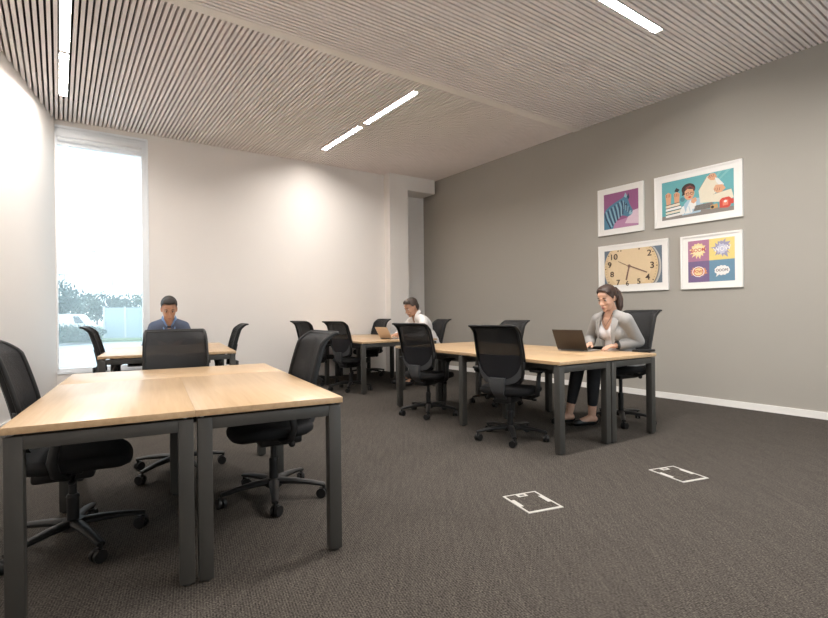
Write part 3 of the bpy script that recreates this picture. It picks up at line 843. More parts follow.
# ------------------------------------------------------------------ laptops
M['lap'] = mat('dark_bronze_lid', (.050, .040, .033), .32, metal=.5, var=.05)
M['lapb'] = mat('silver_base', (.36, .35, .34), .4, metal=.6, var=.03)
M['lape'] = mat('beige_lid', (.62, .47, .33), .4, metal=.2, var=.03)
M['keys'] = mat('black_keys', (.02, .02, .022), .6)
M['scr'] = mat('laptop_screen', (.02, .02, .025), .15)
def laptop(loc, rz, label, w, d, lidh, tilt, lidm, basem, cat='laptop'):
    """local y: hinge line; +x towards the user"""
    t = thing('laptop', loc, rz, label, cat)
    mb = MB(); mb.box((0, -w / 2, .002), (d, w / 2, .014), .004); b = mb.build('base', basem, t)
    mb = MB(); mb.box((.025, -w / 2 + .02, .0141), (.13, w / 2 - .02, .0155), .0006); mb.build('keyboard', M['keys'], b)
    mb = MB(); mb.box((.145, -.05, .0141), (d - .012, .05, .0148)); mb.build('touchpad', M['gplastic'], b)
    Ml = Matrix.Translation((.004, 0, .014)) @ Matrix.Rotation(-tilt, 4, 'Y')
    mb = MB(); mb.box((-.006, -w / 2, .002), (0, w / 2, lidh), .0025, mat=Ml); l = mb.build('lid', lidm, t)
    mb = MB(); mb.box((.0002, -w / 2 + .01, .014), (.001, w / 2 - .01, lidh - .01), mat=Ml); mb.build('screen', M['scr'], l)
    mb = MB(); mb.cyl((0, -w / 2 + .04, .013), (0, w / 2 - .04, .013), .006, 12); mb.build('hinge', M['gplastic'], l)
    return t
laptop((1.562, 4.925, HD), R(40), 'open dark laptop on the light oak desk in front of the woman', .335, .225, .225, R(26), M['lap'], M['lapb'])
q = P(I3, .60, .36)
laptop((q.x, q.y, HD), R(34 + 8), 'open beige tablet or laptop lid on the rear desk before the man in white', .29, .21, .20, R(30), M['lape'], M['lapb'])

# ------------------------------------------------------------------ people
class Body:
    def __init__(s): s.bm = bmesh.new()
    def e(s, c, r, rot=None):
        if not isinstance(r, (tuple, list)): r = (r, r, r)
        Mx = Matrix.Translation(c) @ (rot.to_4x4() if rot is not None else Matrix()) @ Matrix.Diagonal((*r, 1))
        bmesh.ops.create_icosphere(s.bm, subdivisions=3, radius=1, matrix=Mx); return s
    def c(s, p, q, r0, r1):
        p = Vector(p); q = Vector(q); d = q - p
        s.e(p, r0); s.e(q, r1)
        Mx = Matrix.Translation((p + q) / 2) @ d.to_track_quat('Z', 'Y').to_matrix().to_4x4()
        bmesh.ops.create_cone(s.bm, cap_ends=True, segments=20, radius1=r0, radius2=r1, depth=d.length, matrix=Mx); return s
    def path(s, pts):
        for (p, r), (q, r2) in zip(pts, pts[1:]): s.c(p, q, r, r2)
        return s
    def bake(s, name, m, parent, voxel=.006, smooth=3, cut=None, scale=1):
        me = bpy.data.meshes.new(name); s.bm.to_mesh(me); s.bm.free()
        ob = bpy.data.objects.new('tmp', me); col.objects.link(ob)
        r = ob.modifiers.new('r', 'REMESH'); r.mode = 'VOXEL'; r.voxel_size = voxel
        if smooth:
            sm = ob.modifiers.new('s', 'SMOOTH'); sm.factor = .5; sm.iterations = smooth
        dg = bpy.context.evaluated_depsgraph_get()
        out = bpy.data.meshes.new_from_object(ob.evaluated_get(dg)); out.name = name
        bpy.data.objects.remove(ob); bpy.data.meshes.remove(me)
        if cut:
            b2 = bmesh.new(); b2.from_mesh(out)
            bmesh.ops.delete(b2, geom=[v for v in b2.verts if cut(v.co)], context='VERTS')
            b2.to_mesh(out); b2.free()
        out.materials.clear()
        return link_mesh(name, out, m, parent, 80)

def limb(u, v, l1, l2, bend):
    """joint between u and v for two segments; bend = preferred direction"""
    u = Vector(u); v = Vector(v); d = v - u; D = min(d.length, (l1 + l2) * .999); d.normalize()
    x = (l1 * l1 - l2 * l2 + D * D) / (2 * D); h = math.sqrt(max(0, l1 * l1 - x * x))
    b = Vector(bend); b = (b - d * b.dot(d)).normalized()
    return u + d * x + b * h

def hand(B, wrist, fwd, up, side, curl=.5, s=1.0):
    """palm, four bent fingers of different length and a thumb; side = direction of the thumb"""
    wrist = Vector(wrist); f = Vector(fwd).normalized(); u = Vector(up); u = (u - f * u.dot(f)).normalized(); t = Vector(side); t = (t - f * t.dot(f) - u * t.dot(u)).normalized()
    B.path([(wrist, .023 * s), (wrist + f * .03 * s, .023 * s)])
    rot = Matrix((f, t, u)).transposed()
    B.e(wrist + f * .055 * s, (.046 * s, .039 * s, .016 * s), rot)
    for k, (ln, off) in enumerate(((.072, .030), (.080, .010), (.075, -.010), (.058, -.029))):
        base = wrist + f * (.085 - .004 * abs(k - 1)) * s + t * off * s
        sp = (f + t * off * 2.5).normalized()
        d1 = (sp * math.cos(curl * .7) - u * math.sin(curl * .7)); d2 = (sp * math.cos(curl * 1.7) - u * math.sin(curl * 1.7))
        m1 = base + d1 * ln * .52 * s; m2 = m1 + d2 * ln * .48 * s
        B.path([(base - sp * .02 * s, .0095 * s), (base, .0092 * s), (m1, .0082 * s), (m2, .0066 * s)])
    tb = wrist + f * .025 * s + t * .026 * s
    t1 = tb + (f * .6 + t * .75 - u * .15).normalized() * .042 * s; t2 = t1 + (f * .95 + t * .15 - u * .2).normalized() * .032 * s
    B.path([(tb, .014 * s), (t1, .0105 * s), (t2, .0085 * s)])

def head_frame(c, yaw, pitch, roll=0):
    return Matrix.Translation(c) @ Matrix.Rotation(yaw, 4, 'Z') @ Matrix.Rotation(pitch, 4, 'Y') @ Matrix.Rotation(roll, 4, 'X')

def head(B, H, s=1, female=False):
    def at(x, y, z): return H @ Vector((x * s, y * s, z * s))
    rt = H.to_3x3()
    def e(c, r): B.e(at(*c), tuple(k * s for k in r), rt)
    e((-.018, 0, .042), (.098, .077, .088)); e((.018, 0, -.012), (.074, .066, .092))
    e((.026, 0, -.058), (.056, .050, .056) if female else (.058, .056, .058)); e((.066, 0, -.098), (.022, .026 if not female else .020, .020))
    e((.058, .033, -.024), (.026, .024, .026)); e((.058, -.033, -.024), (.026, .024, .026))
    B.path([(at(.080, -.030, .026), .011 * s), (at(.088, 0, .024), .012 * s), (at(.080, .030, .026), .011 * s)])
    e((.066, 0, .055), (.028, .050, .035))
    B.path([(at(.086, 0, .018), .008 * s), (at(.102, 0, -.014), .010 * s), (at(.110, 0, -.030), .0125 * s)])
    e((.098, .012, -.034), (.010, .008, .007)); e((.098, -.012, -.034), (.010, .008, .007))
    B.path([(at(.083, -.020, -.062), .007 * s), (at(.094, 0, -.058), .009 * s), (at(.083, .020, -.062), .007 * s)])
    B.path([(at(.082, -.016, -.072), .007 * s), (at(.091, 0, -.072), .009 * s), (at(.082, .016, -.072), .007 * s)])
    for q in (-1, 1):
        e((-.012, q * .077, .002), (.018, .008, .030)); e((-.004, q * .074, -.02), (.010, .007, .012))

def face_parts(H, par, s, hairm, irism, lipm, closed=.6):
    def at(x, y, z): return H @ Vector((x * s, y * s, z * s))
    rt = H.to_3x3()
    for q in (-1, 1):
        mb = MB(); mb.ball(at(.074, q * .031, .006), (.0105 * s, .0135 * s, .0075 * s), 8, rt)
        ey = mb.build('eye', M['eyew'], par, 80)
        mb = MB(); mb.ball(at(.082, q * .031, .003), (.0045 * s, .0058 * s, .0058 * s), 8, rt); mb.build('iris', irism, ey, 80)
        mb = MB(); mb.tube([at(.0835, q * .017, .009), at(.087, q * .031, .0125), at(.081, q * .046, .008)], .0022 * s, 6); mb.build('eyelashes', M['lash'], ey, 80)
        mb = MB(); mb.tube([at(.091, q * .013, .026), at(.0935, q * .030, .033), at(.083, q * .050, .027)], [.0035 * s, .0042 * s, .002 * s], 6); mb.build('eyebrow', hairm, par, 80)
    mb = MB(); mb.tube([at(.0885, -.021, -.066), at(.1005, -.006, -.0625), at(.1008, 0, -.064), at(.1005, .006, -.0625), at(.0885, .021, -.066)], [.002 * s, .0045 * s, .004 * s, .0045 * s, .002 * s], 8)
    mb.tube([at(.0880, -.017, -.0685), at(.0985, 0, -.072), at(.0880, .017, -.0685)], [.002 * s, .0052 * s, .002 * s], 8)
    mb.build('lips', lipm, par, 80)

M['skinw'] = mat('skin_fair', (.56, .33, .235), .5, var=.08, scale=25)
M['skinm'] = mat('skin_tan', (.47, .255, .165), .5, var=.08, scale=25)
M['eyew'] = mat('eye_white', (.62, .60, .57), .3); M['iris'] = mat('iris_brown', (.03, .018, .012), .2)
M['lash'] = mat('lashes', (.012, .009, .008), .7)
M['lipw'] = mat('lips_rose', (.42, .15, .13), .4); M['lipm'] = mat('lips_brown', (.34, .16, .12), .5)
M['hairw'] = mat('auburn_hair', (.034, .015, .009), .5, var=.5, scale=60, bump=.8, bscale=110); M['hairm'] = mat('black_hair', (.020, .015, .013), .55, var=.4, scale=60, bump=.8, bscale=110); M['hairg'] = mat('dark_brown_hair', (.045, .031, .024), .55, var=.4, scale=60, bump=.8, bscale=110)
M['jacket'] = mat('grey_melange_wool', (.285, .277, .27), .9, var=.14, scale=180, bump=.3, bscale=300)
M['top'] = mat('white_jersey', (.72, .71, .74), .8, var=.03)
M['trous'] = mat('black_trousers', (.012, .012, .014), .85, var=.2)
M['shoe'] = mat('black_leather', (.012, .012, .013), .35)
M['shirtb'] = mat('blue_grey_knit', (.085, .11, .175), .9, var=.12, scale=150, bump=.3)
M['collar'] = mat('light_blue_cotton', (.20, .33, .58), .8)
M['shirtw'] = mat('white_cotton', (.70, .68, .67), .8, var=.03)
M['navy'] = mat('dark_inner_shirt', (.02, .022, .032), .8)
M['jeans'] = mat('dark_trousers', (.03, .032, .04), .85)
M['belt'] = mat('black_strap', (.015, .015, .015), .5)

UA, FA = .27, .235
def person(loc, rz, label, spec):
    s = spec['s']; skin = spec['skin']
    t = thing('person', loc, rz, label, 'person')
    t.scale = (s, s, s)
    g = spec
    hip = Vector((0, 0, g.get('seat', .475) + .085))
    neck = Vector(g['neck']); H = head_frame(Vector(g['head']), g['yaw'], g['pitch'], g.get('roll', 0))
    hs = g.get('hs', 1)
    sh = {q: neck + Vector((-.012 + g.get('shx', {}).get(q, 0), q * g['shw'], -.085 + g.get('shz', 0))) for q in (-1, 1)}
    chest = hip.lerp(neck, .66) + Vector((-.005, 0, 0)); waist = hip.lerp(neck, .32) + Vector((-.01, 0, 0))
    ax = (neck - hip).normalized(); tilt = math.atan2(ax.x, ax.z); rt = Matrix.Rotation(tilt, 3, 'Y')
    fem = g.get('female')
    wr = g['wrist']; el = {q: limb(sh[q], wr[q], UA, FA, g['elbow'][q]) for q in (-1, 1)}
    kn = g['knee']; an = g['ankle']
    hj = {q: hip + Vector((0, q * .09, -.015)) for q in (-1, 1)}
    # continuous body -----------------------------------------------
    B = Body()
    def torso(B, d=0, low=True):
        B.e(hip + Vector((.0, 0, .0)), (.125 + d, .168 + d, .105 + d))
        B.e(waist, (.108 + d, .142 + d, .15), rt); B.e(chest, (.118 + d, .158 + d, .165 + d * .6), rt)
        B.e(hip.lerp(waist, .5), (.118 + d, .155 + d, .12), rt)
        if fem:
            for q in (-1, 1): B.e(chest + rt @ Vector((.082, q * .068, -.02)), (.062 + d, .066 + d, .066 + d))
        for q in (-1, 1):
            f_ = .84 if fem else 1
            B.path([(neck + Vector((-.01, 0, -.045)), .058 * f_ + d), (sh[q] + Vector((0, -q * .055, .018)), .058 * f_ + d), (sh[q], .058 * f_ + d * .8)])
            B.c(chest + rt @ Vector((0, q * .07, .04)), sh[q] + Vector((0, -q * .02, -.02)), .085 * f_ + d, .058 * f_ + d * .6)
    torso(B)
    B.path([(neck + Vector((-.005, 0, -.05)), .062), (neck + Vector((.0, 0, .01)), .054 if fem else .060), (H @ Vector((-.012, 0, -.045)), .052 if fem else .058)])
    for q in (-1, 1):
        B.path([(sh[q], .052), (sh[q].lerp(el[q], .5), .046), (el[q], .038), (el[q].lerp(wr[q], .35), .039), (wr[q], .025)])
        hf = g['hdir'][q]; hand(B, wr[q], hf, (0, 0, 1), (0, -q, 0), g['curl'][q])
        B.path([(hj[q], .085), (hj[q].lerp(kn[q], .5), .072), (kn[q], .056), (kn[q].lerp(an[q], .3), .055), (an[q], .036)])
        tt = g['toe'][q]; B.path([(Vector(an[q]) + Vector((-.03, 0, -.03)), .034), (Vector(an[q]) + Vector((.02, 0, -.02)), .036), (tt, .026)])
    head(B, H, hs, fem)
    body = B.bake('body', skin, t, .0055, 3)
    face_parts(H, body, hs, g['hairm'], M['iris'], M['lipw'] if fem else M['lipm'])
    # clothes ---------------------------------------------------------
    G = Body(); d = g['cloth_d']
    torso(G, d)
    for q in (-1, 1):
        e_ = el[q]; w_ = e_.lerp(wr[q], g['cuff'])
        G.path([(sh[q], .060 + d * .6), (sh[q].lerp(e_, .5), .055 + d * .5), (e_, .049 + d * .4), (e_.lerp(w_, .5), .046 + d * .4), (w_, .041 + d * .3)])
    if fem: G.e(hip + Vector((-.085, 0, -.045)), (.085, .20, .085)); G.e(hip + Vector((-.02, .15, -.04)), (.13, .06, .08))
    Hi = rt.inverted()
    def front(co):                       # torso coordinates: x forward, y side, z along the spine from the neck
        p = Hi @ (co - neck); return p
    cut = g.get('cut')
    cl = G.bake(g['cloth'][0], g['cloth'][1], body, .0065, 4, (lambda co: cut(front(co), co)) if cut else None)
    sol = cl.modifiers.new('thickness', 'SOLIDIFY'); sol.thickness = .004; sol.offset = -1
    # trousers
    T = Body()
    T.e(hip + Vector((0, 0, -.005)), (.135, .178, .108))
    for q in (-1, 1):
        T.path([(hj[q], .096), (hj[q].lerp(kn[q], .5), .084), (kn[q], .068), (kn[q].lerp(an[q], .4), .062), (kn[q].lerp(an[q], g.get('leg_len', .93)), .048)])
    T.bake('trousers', g['trous'], body, .008, 3)
    for q in (-1, 1):
        a = Vector(an[q]); tt = Vector(g['toe'][q]); dv = (tt - a); dv.z = 0; dv.normalize()
        S = Body(); S.path([(a - dv * .035 + Vector((0, 0, -.045)), .036), (a + dv * .03 + Vector((0, 0, -.05)), .036), (tt, .034), (tt + dv * .02 + Vector((0, 0, -.004)), .028)])
        top = .052 if fem else .2
        S.bake('shoe', M['shoe'], body, .006, 2, (lambda co, a=a, dv=dv: co.z > .05 and (co - a).dot(dv) < .075) if fem else (lambda co: co.z < .004))
    return t, body, H, rt, neck, chest, el, wr, front

# --- the woman at the right-hand desks
hw = P(I1, 1.43, .47)
def cut_w(p, co):       # open jacket front and neckline
    if p.z > .022: return True
    v = interp([(0, .050), (.05, .062), (.12, .068), (.3, .070), (.6, .085)], max(0, -p.z))[0]
    return p.x > -.035 and abs(p.y) < v
wsp = dict(s=1.0, skin=M['skinw'], female=True, neck=(.150, .01, 1.135), head=(.238, .033, 1.250), yaw=R(6), pitch=R(18), hs=.98, shw=.158, seat=.545, shz=-.012,
           wrist={1: Vector((.18, .085, .790)), -1: Vector((.24, -.17, .790))}, elbow={1: (-.9, .30, -.5), -1: (-.6, -.8, -.5)},
           hdir={1: (.92, -.30, -.12), -1: (.95, .12, -.12)}, curl={1: .45, -1: .45},
           knee={1: Vector((.39, .0, .600)), -1: Vector((.40, -.18, .605))}, ankle={1: Vector((.36, -.06, .095)), -1: Vector((.47, -.25, .095))},
           toe={1: Vector((.50, -.12, .034)), -1: Vector((.61, -.30, .034))}, leg_len=.74,
           cloth=('jacket', M['jacket']), cloth_d=.018, cuff=.80, cut=cut_w, trous=M['trous'], hairm=M['hairw'])
wt_, wb, wH, wrt, wneck, wchest, wel, wwr, wfront = person((hw.x, hw.y, 0), R(212.45 - 2), 'woman in an open grey jacket and white top typing on a dark laptop', wsp)
# white top under the jacket
G = Body(); 
hipw = Vector((0, 0, .63)); waistw = hipw.lerp(wneck, .32) + Vector((-.01, 0, 0))
G.e(hipw, (.134, .172, .11), wrt); G.e(hipw.lerp(waistw, .5), (.128, .165, .13), wrt); G.e(waistw, (.119, .153, .16), wrt); G.e(wchest, (.127, .166, .172), wrt)
for q in (-1, 1): G.e(wchest + wrt @ Vector((.082, q * .068, -.02)), (.071, .075, .075)); G.c(wneck + Vector((-.01, q * .05, -.055)), wneck + Vector((-.015, q * .13, -.085)), .060, .058)
def cut_t(co):
    p = wfront(co)
    return p.z > -.035 or (p.x > 0 and p.z > -.165 and abs(p.y) < .072 * max(0, 1 - (-p.z - .035) / .13) ** .6)
G.bake('white_top', M['top'], wb, .0065, 3, cut_t)
# lapels, pocket, dark inner edge, wrist band
def surf(y, z, d):       # rough chest surface point in torso coordinates
    return wneck + wrt @ Vector((d, y, z))
for q in (-1, 1):
    mb = MB()
    def lap(u, v, q=q):
        tab = [(0, .020, -.012, .050, .045), (.3, .098, -.09, .066, .062), (.6, .146, -.18, .072, .040), (1, .160, -.30, .072, .010)]
        x, z, y0, wdt = spline(tab, v); y = y0 + u * wdt
        return wneck + wrt @ Vector((x + .012 - u * u * .020, q * y, z))
    mb.slab(lap, 5, 14, wrt @ Vector((-.006, 0, 0))); mb.build('lapel', M['jacket'], wb, 60)
B = Body(); c = wwr[1]; e_ = wel[1]; dv = (c - e_).normalized()
mb = MB(); mb.cyl(c - dv * .052, c - dv * .010, .042, 24); mb.build('black_cuff', M['belt'], wb, 50)
# hair: cap, pulled back, pony tail
hs = 1.0
wH = wH @ Matrix.Scale(wsp['hs'], 4)
Hc = Body(); rtH = wH.to_3x3()
Hc.e(wH @ Vector((-.026, 0, .050)), (.102, .086, .092), rtH); Hc.e(wH @ Vector((-.05, 0, .02)), (.075, .083, .085), rtH); Hc.e(wH @ Vector((.012, 0, .078)), (.078, .078, .062), rtH); Hc.e(wH @ Vector((.0, 0, .03)), (.06, .085, .07), rtH)
def cut_h(co):
    p = wH.inverted() @ co
    f = interp([(-.2, -.03), (-.03, -.02), (.0, .004), (.04, .040), (.07, .066), (.10, .080), (.13, .2)], p.z)[0]
    return p.x > f + .35 * max(0, abs(p.y) - .045)
hc = Hc.bake('hair', M['hairw'], wb, .005, 3, cut_h)
T = Body(); k = lambda x, y, z: wH @ Vector((x, y, z))
T.path([(k(-.115, 0, .055), .024), (k(-.145, .012, .045), .032), (k(-.165, .02, .0), .040), (k(-.155, .032, -.06), .042), (k(-.125, .045, -.12), .034), (k(-.105, .05, -.16), .018)])
T.bake('ponytail', M['hairw'], hc, .006, 2)
mb = MB(); mb.tube([k(-.118, .026 * math.cos(a), .055 + .026 * math.sin(a)) for a in [2 * PI * i / 16 for i in range(16)]], .006, 6, closed=True); mb.build('hair_tie', M['belt'], hc, 60)
mb = MB(); mb.tube([wneck + wrt @ Vector(v) for v in ((.050, .058, -.01), (.088, .045, -.06), (.128, .0, -.128), (.088, -.045, -.06), (.050, -.058, -.01))], .0022, 6); mb.build('necklace', M['belt'], wb, 60)

# --- the man by the window
def cut_n(p, co): return (p.z > .012 and abs(p.y) < .12) or (p.x > .02 and p.z > -.085 and abs(p.y) < .012 + .05 * (p.z + .085) / .085)
msp = dict(s=1.08, skin=M['skinm'], neck=(.30, 0, 1.01), head=(.395, 0, 1.122), yaw=R(2), pitch=R(22), hs=1.13, shw=.165, seat=.445, shz=-.02,
           wrist={1: Vector((.44, .14, .725)), -1: Vector((.44, -.13, .725))}, elbow={1: (-.5, .5, -.6), -1: (-.5, -.5, -.6)},
           hdir={1: (.9, -.45, -.08), -1: (.9, .45, -.08)}, curl={1: .4, -1: .4},
           knee={1: Vector((.40, .12, .50)), -1: Vector((.40, -.12, .50))}, ankle={1: Vector((.36, .13, .10)), -1: Vector((.36, -.13, .10))},
           toe={1: Vector((.52, .15, .034)), -1: Vector((.52, -.15, .034))},
           cloth=('sweater', M['shirtb']), cloth_d=.016, cuff=.92, cut=cut_n, trous=M['jeans'], hairm=M['hairm'])
hw2 = P(I2, -W, L + W + .16)
mt, mbody, mH, mrt, mneck, mchest, mel, mwr, mfront = person((hw2.x, hw2.y, 0), R(296.5), 'man in a blue-grey sweater with a blue lanyard, looking down, by the window', msp)
def short_hair(H, par, m, front_z, top=.0, hs=1):
    H = H @ Matrix.Scale(hs, 4)
    Hh = Body(); r = H.to_3x3()
    Hh.e(H @ Vector((-.022, 0, .054 + top)), (.104, .084, .091), r); Hh.e(H @ Vector((-.055, 0, .0)), (.067, .078, .077), r)
    Hh.e(H @ Vector((.030, 0, .092 + top)), (.064, .066, .050), r)
    def cut(co):
        p = H.inverted() @ co
        f = interp([(-.3, -.9), (-.075, -.9), (-.07, -.05), (-.02, -.035), (.0, -.022), (.02, .012), (.045, .030), (front_z - .015, .046), (front_z, .075), (front_z + .012, .3)], p.z)[0]
        return p.x > f
    return Hh.bake('hair', m, par, .005, 2, cut)
short_hair(mH, mbody, M['hairm'], .090, .004, msp['hs'])
# stubble-free face; dark shirt at the throat, blue collar and lanyard
mb = MB()
for q in (-1, 1):
    def colr(u, v, q=q):
        tab = [(0, -.055, .030, .048), (.35, .010, .034, .066), (.7, .062, -.005, .050), (1, .088, -.062, .018)]
        x, z, y = spline(tab, v)
        return mneck + mrt @ Vector((x + .006 * u, q * (y + .020 * u), z + .012 - .030 * u))
    mb.slab(colr, 3, 12, mrt @ Vector((.003, 0, .003)))
mb.build('shirt_collar', M['collar'], mbody, 60)
mb = MB()
for q in (-1, 1):
    mb.tube([mneck + mrt @ Vector(v) for v in ((.02, q * .082, .0), (.090, q * .068, -.05), (.150, q * .050, -.12), (.160, q * .022, -.22), (.148, 0, -.27))], .008, 6, .35)
mb.build('lanyard', M['collar'], mbody, 60)
I_ = Body(); I_.path([(mneck + mrt @ Vector((.012, 0, -.085)), .074), (mneck + mrt @ Vector((.006, 0, -.03)), .068)]); I_.bake('inner_shirt', M['navy'], mbody, .005, 2, lambda co: mfront(co).z > .0)

# --- the man at the back
rsp = dict(s=1.10, skin=M['skinm'], neck=(.24, .0, 1.0), head=(.33, .0, 1.098), yaw=R(6), pitch=R(24), shw=.19, seat=.435, shz=-.005,
           wrist={1: Vector((.48, .14, .715)), -1: Vector((.50, -.14, .715))}, elbow={1: (-.35, .9, -.5), -1: (-.3, -1, -.4)},
           hdir={1: (.9, -.3, -.05), -1: (.9, .3, -.05)}, curl={1: .4, -1: .4},
           knee={1: Vector((.42, .12, .52)), -1: Vector((.42, -.12, .52))}, ankle={1: Vector((.38, .13, .10)), -1: Vector((.38, -.13, .10))},
           toe={1: Vector((.54, .15, .034)), -1: Vector((.54, -.15, .034))},
           cloth=('shirt', M['shirtw']), cloth_d=.014, cuff=.72, cut=cut_n, trous=M['jeans'], hairm=M['hairg'])
hr2 = P(I3, 2 * W + .19, .40)
rt_, rbody, rH, rrt, rneck, rchest, rel_, rwr, rfront = person((hr2.x, hr2.y, 0), R(207), 'man in a white shirt reading a tablet at the back beside the white column', rsp)
short_hair(rH, rbody, M['hairg'], .092, .004)
mb = MB()
for q in (-1, 1):
    def colr2(u, v, q=q):
        tab = [(0, -.055, .038, .046), (.35, .005, .036, .066), (.7, .058, .0, .052), (1, .085, -.055, .020)]
        x, z, y = spline(tab, v)
        return rneck + rrt @ Vector((x + .006 * u, q * (y + .022 * u), z + .014 - .034 * u))
    mb.slab(colr2, 3, 12, rrt @ Vector((.003, 0, .003)))
mb.build('shirt_collar', M['shirtw'], rbody, 60)

# ------------------------------------------------------------------ outside the window
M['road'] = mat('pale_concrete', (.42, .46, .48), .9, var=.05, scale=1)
M['lawn'] = mat('verge_grass', (.16, .24, .12), .95, var=.3, scale=4)
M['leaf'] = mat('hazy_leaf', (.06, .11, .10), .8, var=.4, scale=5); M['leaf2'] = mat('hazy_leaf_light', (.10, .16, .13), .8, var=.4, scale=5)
M['bark'] = mat('bark', (.12, .09, .07), .9); M['pale'] = mat('pale_cladding', (.36, .46, .52), .7, var=.06, scale=3)
M['carw'] = mat('white_car_paint', (.7, .72, .74), .25, var=.01); M['tyre'] = mat('tyre', (.03, .03, .03), .8); M['cglass'] = mat('car_glass', (.08, .11, .13), .1)
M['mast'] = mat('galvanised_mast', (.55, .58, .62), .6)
def out(px, Y):            # a point outside, along the direction seen at photo column px
    a = px - 414; return Vector((a / 498.1 * Y, Y, 0))
GZ = -.25
mb = MB(); mb.prism([(-75, 8.9), (-8, 13.6), (-8, 95), (-75, 95)], GZ - .2, GZ)
tag(mb.build('ground', M['road']), 'pale paved ground outside the window', 'ground', kind='structure')
mb = MB(); mb.prism([(-60, 23), (-9, 27), (-9, 60), (-60, 60)], GZ - .05, GZ + .12)
tag(mb.build('grass_verge', M['lawn']), 'raised grass verge with a kerb beyond the paving', 'verge', kind='structure')
def tree(px, Y, h, rad, seed, label, m, trunk=.3):
    rnd = random.Random(seed); c = out(px, Y); c.z = GZ + .1
    t = thing('tree' if trunk > .2 else 'bush', c, rnd.uniform(0, 6), label, 'tree' if trunk > .2 else 'bush', 'planting outside the window')
    bm = bmesh.new()
    cz = h * (.5 + trunk / 2); rv = h * (.5 - trunk / 2)
    for k in range(900):
        while True:
            v = Vector((rnd.uniform(-1, 1), rnd.uniform(-1, 1), rnd.uniform(-1, 1)))
            if .35 < v.length < 1: break
        lob = 1 + .22 * math.sin(v.x * 5 + seed) * math.cos(v.y * 4 - seed) + .12 * math.sin(v.z * 7)
        p = Vector((v.x * rad * lob, v.y * rad * lob, cz + v.z * rv * lob))
        sz = rnd.uniform(.12, .24) * (.6 + h / 6)
        e = Euler((rnd.uniform(0, 6), rnd.uniform(0, 6), rnd.uniform(0, 6))).to_matrix()
        vs = [bm.verts.new(p + e @ Vector(q) * sz) for q in ((-.5, 0, 0), (0, -.3, .1), (.6, 0, 0), (0, .3, .1))]
        bm.faces.new(vs)
    me = bpy.data.meshes.new('foliage'); bm.to_mesh(me); bm.free(); link_mesh('foliage', me, m, t, smooth=False)
    mb = MB()
    mb.cone((0, 0, 0), (0, 0, cz), .05 * h / 3 + .03, .03, 10)
    for k in range(4):
        a = k * 1.7 + seed; mb.cone((0, 0, cz * (.55 + .1 * k)), (rad * .55 * math.cos(a), rad * .55 * math.sin(a), cz + rv * .2), .025, .01, 7)
    mb.build('trunk', M['bark'], t)
tree(60, 30, 3.5, 1.2, 1, 'tallest tree outside at the left edge of the window', M['leaf'])
tree(80, 33, 2.9, 1.4, 2, 'round tree outside, second from the left window edge', M['leaf2'])
tree(97, 36.5, 3.1, 1.5, 3, 'tree outside right behind the chair at the window', M['leaf'])
tree(118, 34, 2.7, 1.4, 4, 'tree outside behind the pale barrier, middle of the window', M['leaf'])
tree(138, 37.5, 3.0, 1.6, 5, 'tree outside behind the pale barrier, at the right window edge', M['leaf2'])
tree(40, 33.5, 3.6, 1.3, 8, 'tree outside hidden by the left window edge', M['leaf2'])
tree(64, 24.0, .9, .7, 6, 'low bush on the verge at the left of the window', M['leaf2'], .05)
tree(86, 25.2, .8, .9, 7, 'low bush on the verge left of the chair at the window', M['leaf'], .05)
# long pale barrier of upright panels
o = out(104, 28); t = thing('barrier_wall', (o.x, o.y, GZ + .1), R(18), 'pale blue-grey panelled barrier standing outside before the trees', 'barrier')
mb = MB(); mb.box((0, 0, 0), (8.5, .12, 1.75)); mb.build('panel', M['pale'], t)
for k in range(9):
    mb = MB(); mb.box((k * 1.05 - .04, -.06, 0), (k * 1.05 + .04, .0, 1.82)); mb.build('post', M['mast'], t)
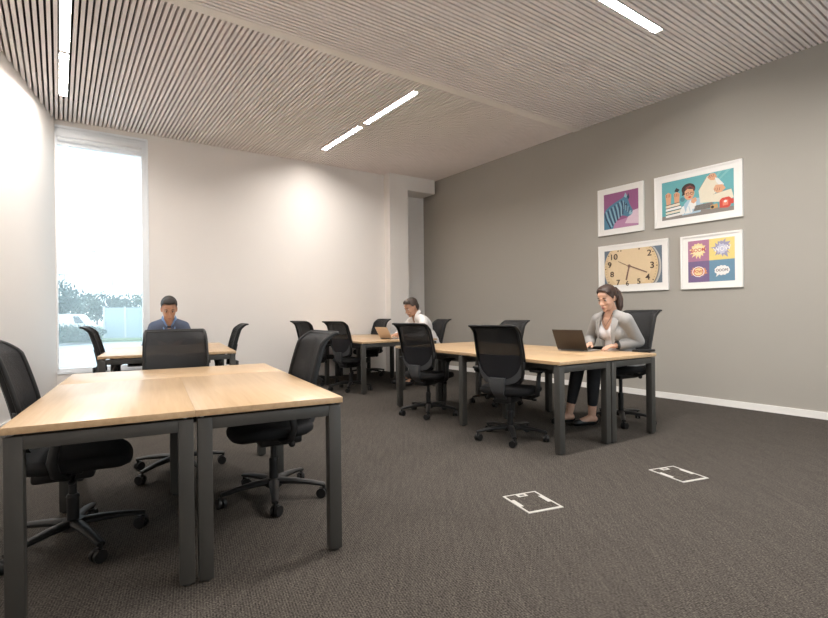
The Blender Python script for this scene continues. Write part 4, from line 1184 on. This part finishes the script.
# parked white van
o = out(67, 26.2); t = thing('van', (o.x, o.y, GZ + .1), R(20), 'white van parked outside beyond the bushes', 'van')
mb = MB(); prof = [(-1.2, .3), (1.3, .3), (1.32, .75), (1.0, .88), (.72, 1.32), (.55, 1.4), (-1.15, 1.4), (-1.22, 1.3)]
mb.prism(prof, -.75, .75, Matrix.Rotation(PI / 2, 4, 'X')); vb = mb.build('body', M['carw'], t)
mb = MB(); mb.prism([(.55, .92), (.93, .92), (.70, 1.28), (.45, 1.28)], .75, .76, Matrix.Rotation(PI / 2, 4, 'X')); mb.build('side_window', M['cglass'], vb)
for x in (-.75, .85):
    for y in (-.72, .72):
        mb = MB(); mb.cyl((x, y - .08, .28), (x, y + .08, .28), .28, 20); mb.build('wheel', M['tyre'], t)
# distant masts
def mast(px, Y, h, arm, label):
    o = out(px, Y); t = thing('lighting_mast', (o.x, o.y, GZ), R(15), label, 'mast')
    mb = MB(); mb.cone((0, 0, 0), (0, 0, h), .10, .05, 10); mb.build('pole', M['mast'], t)
    if arm:
        mb = MB(); mb.box((-arm, -.05, h - .14), (arm * .6, .05, h)); mb.build('cross_arm', M['mast'], t)
        mb = MB(); mb.box((-arm - .3, -.15, h - .25), (-arm, .15, h)); mb.build('lamp_head', M['mast'], t)
mast(113, 52, 8.2, 1.6, 'tall thin mast with a cross arm in the pale sky')
mast(65, 40, 4.8, .5, 'short thin mast above the tallest tree outside')

# ------------------------------------------------------------------ world and view
w = bpy.data.worlds.new('sky'); scn.world = w; w.use_nodes = True
bg = w.node_tree.nodes['Background']; bg.inputs[0].default_value = (.94, .97, 1, 1); bg.inputs[1].default_value = 2.4
scn.view_settings.view_transform = 'Standard'; scn.view_settings.look = 'None'
scn.view_settings.exposure = .22; scn.view_settings.gamma = 1; scn.view_settings.use_curve_mapping = False
scn.cycles.use_denoising = True
scn.cycles.max_bounces = 10; scn.cycles.diffuse_bounces = 6; scn.cycles.transparent_max_bounces = 16
scn.cycles.sample_clamp_indirect = 8
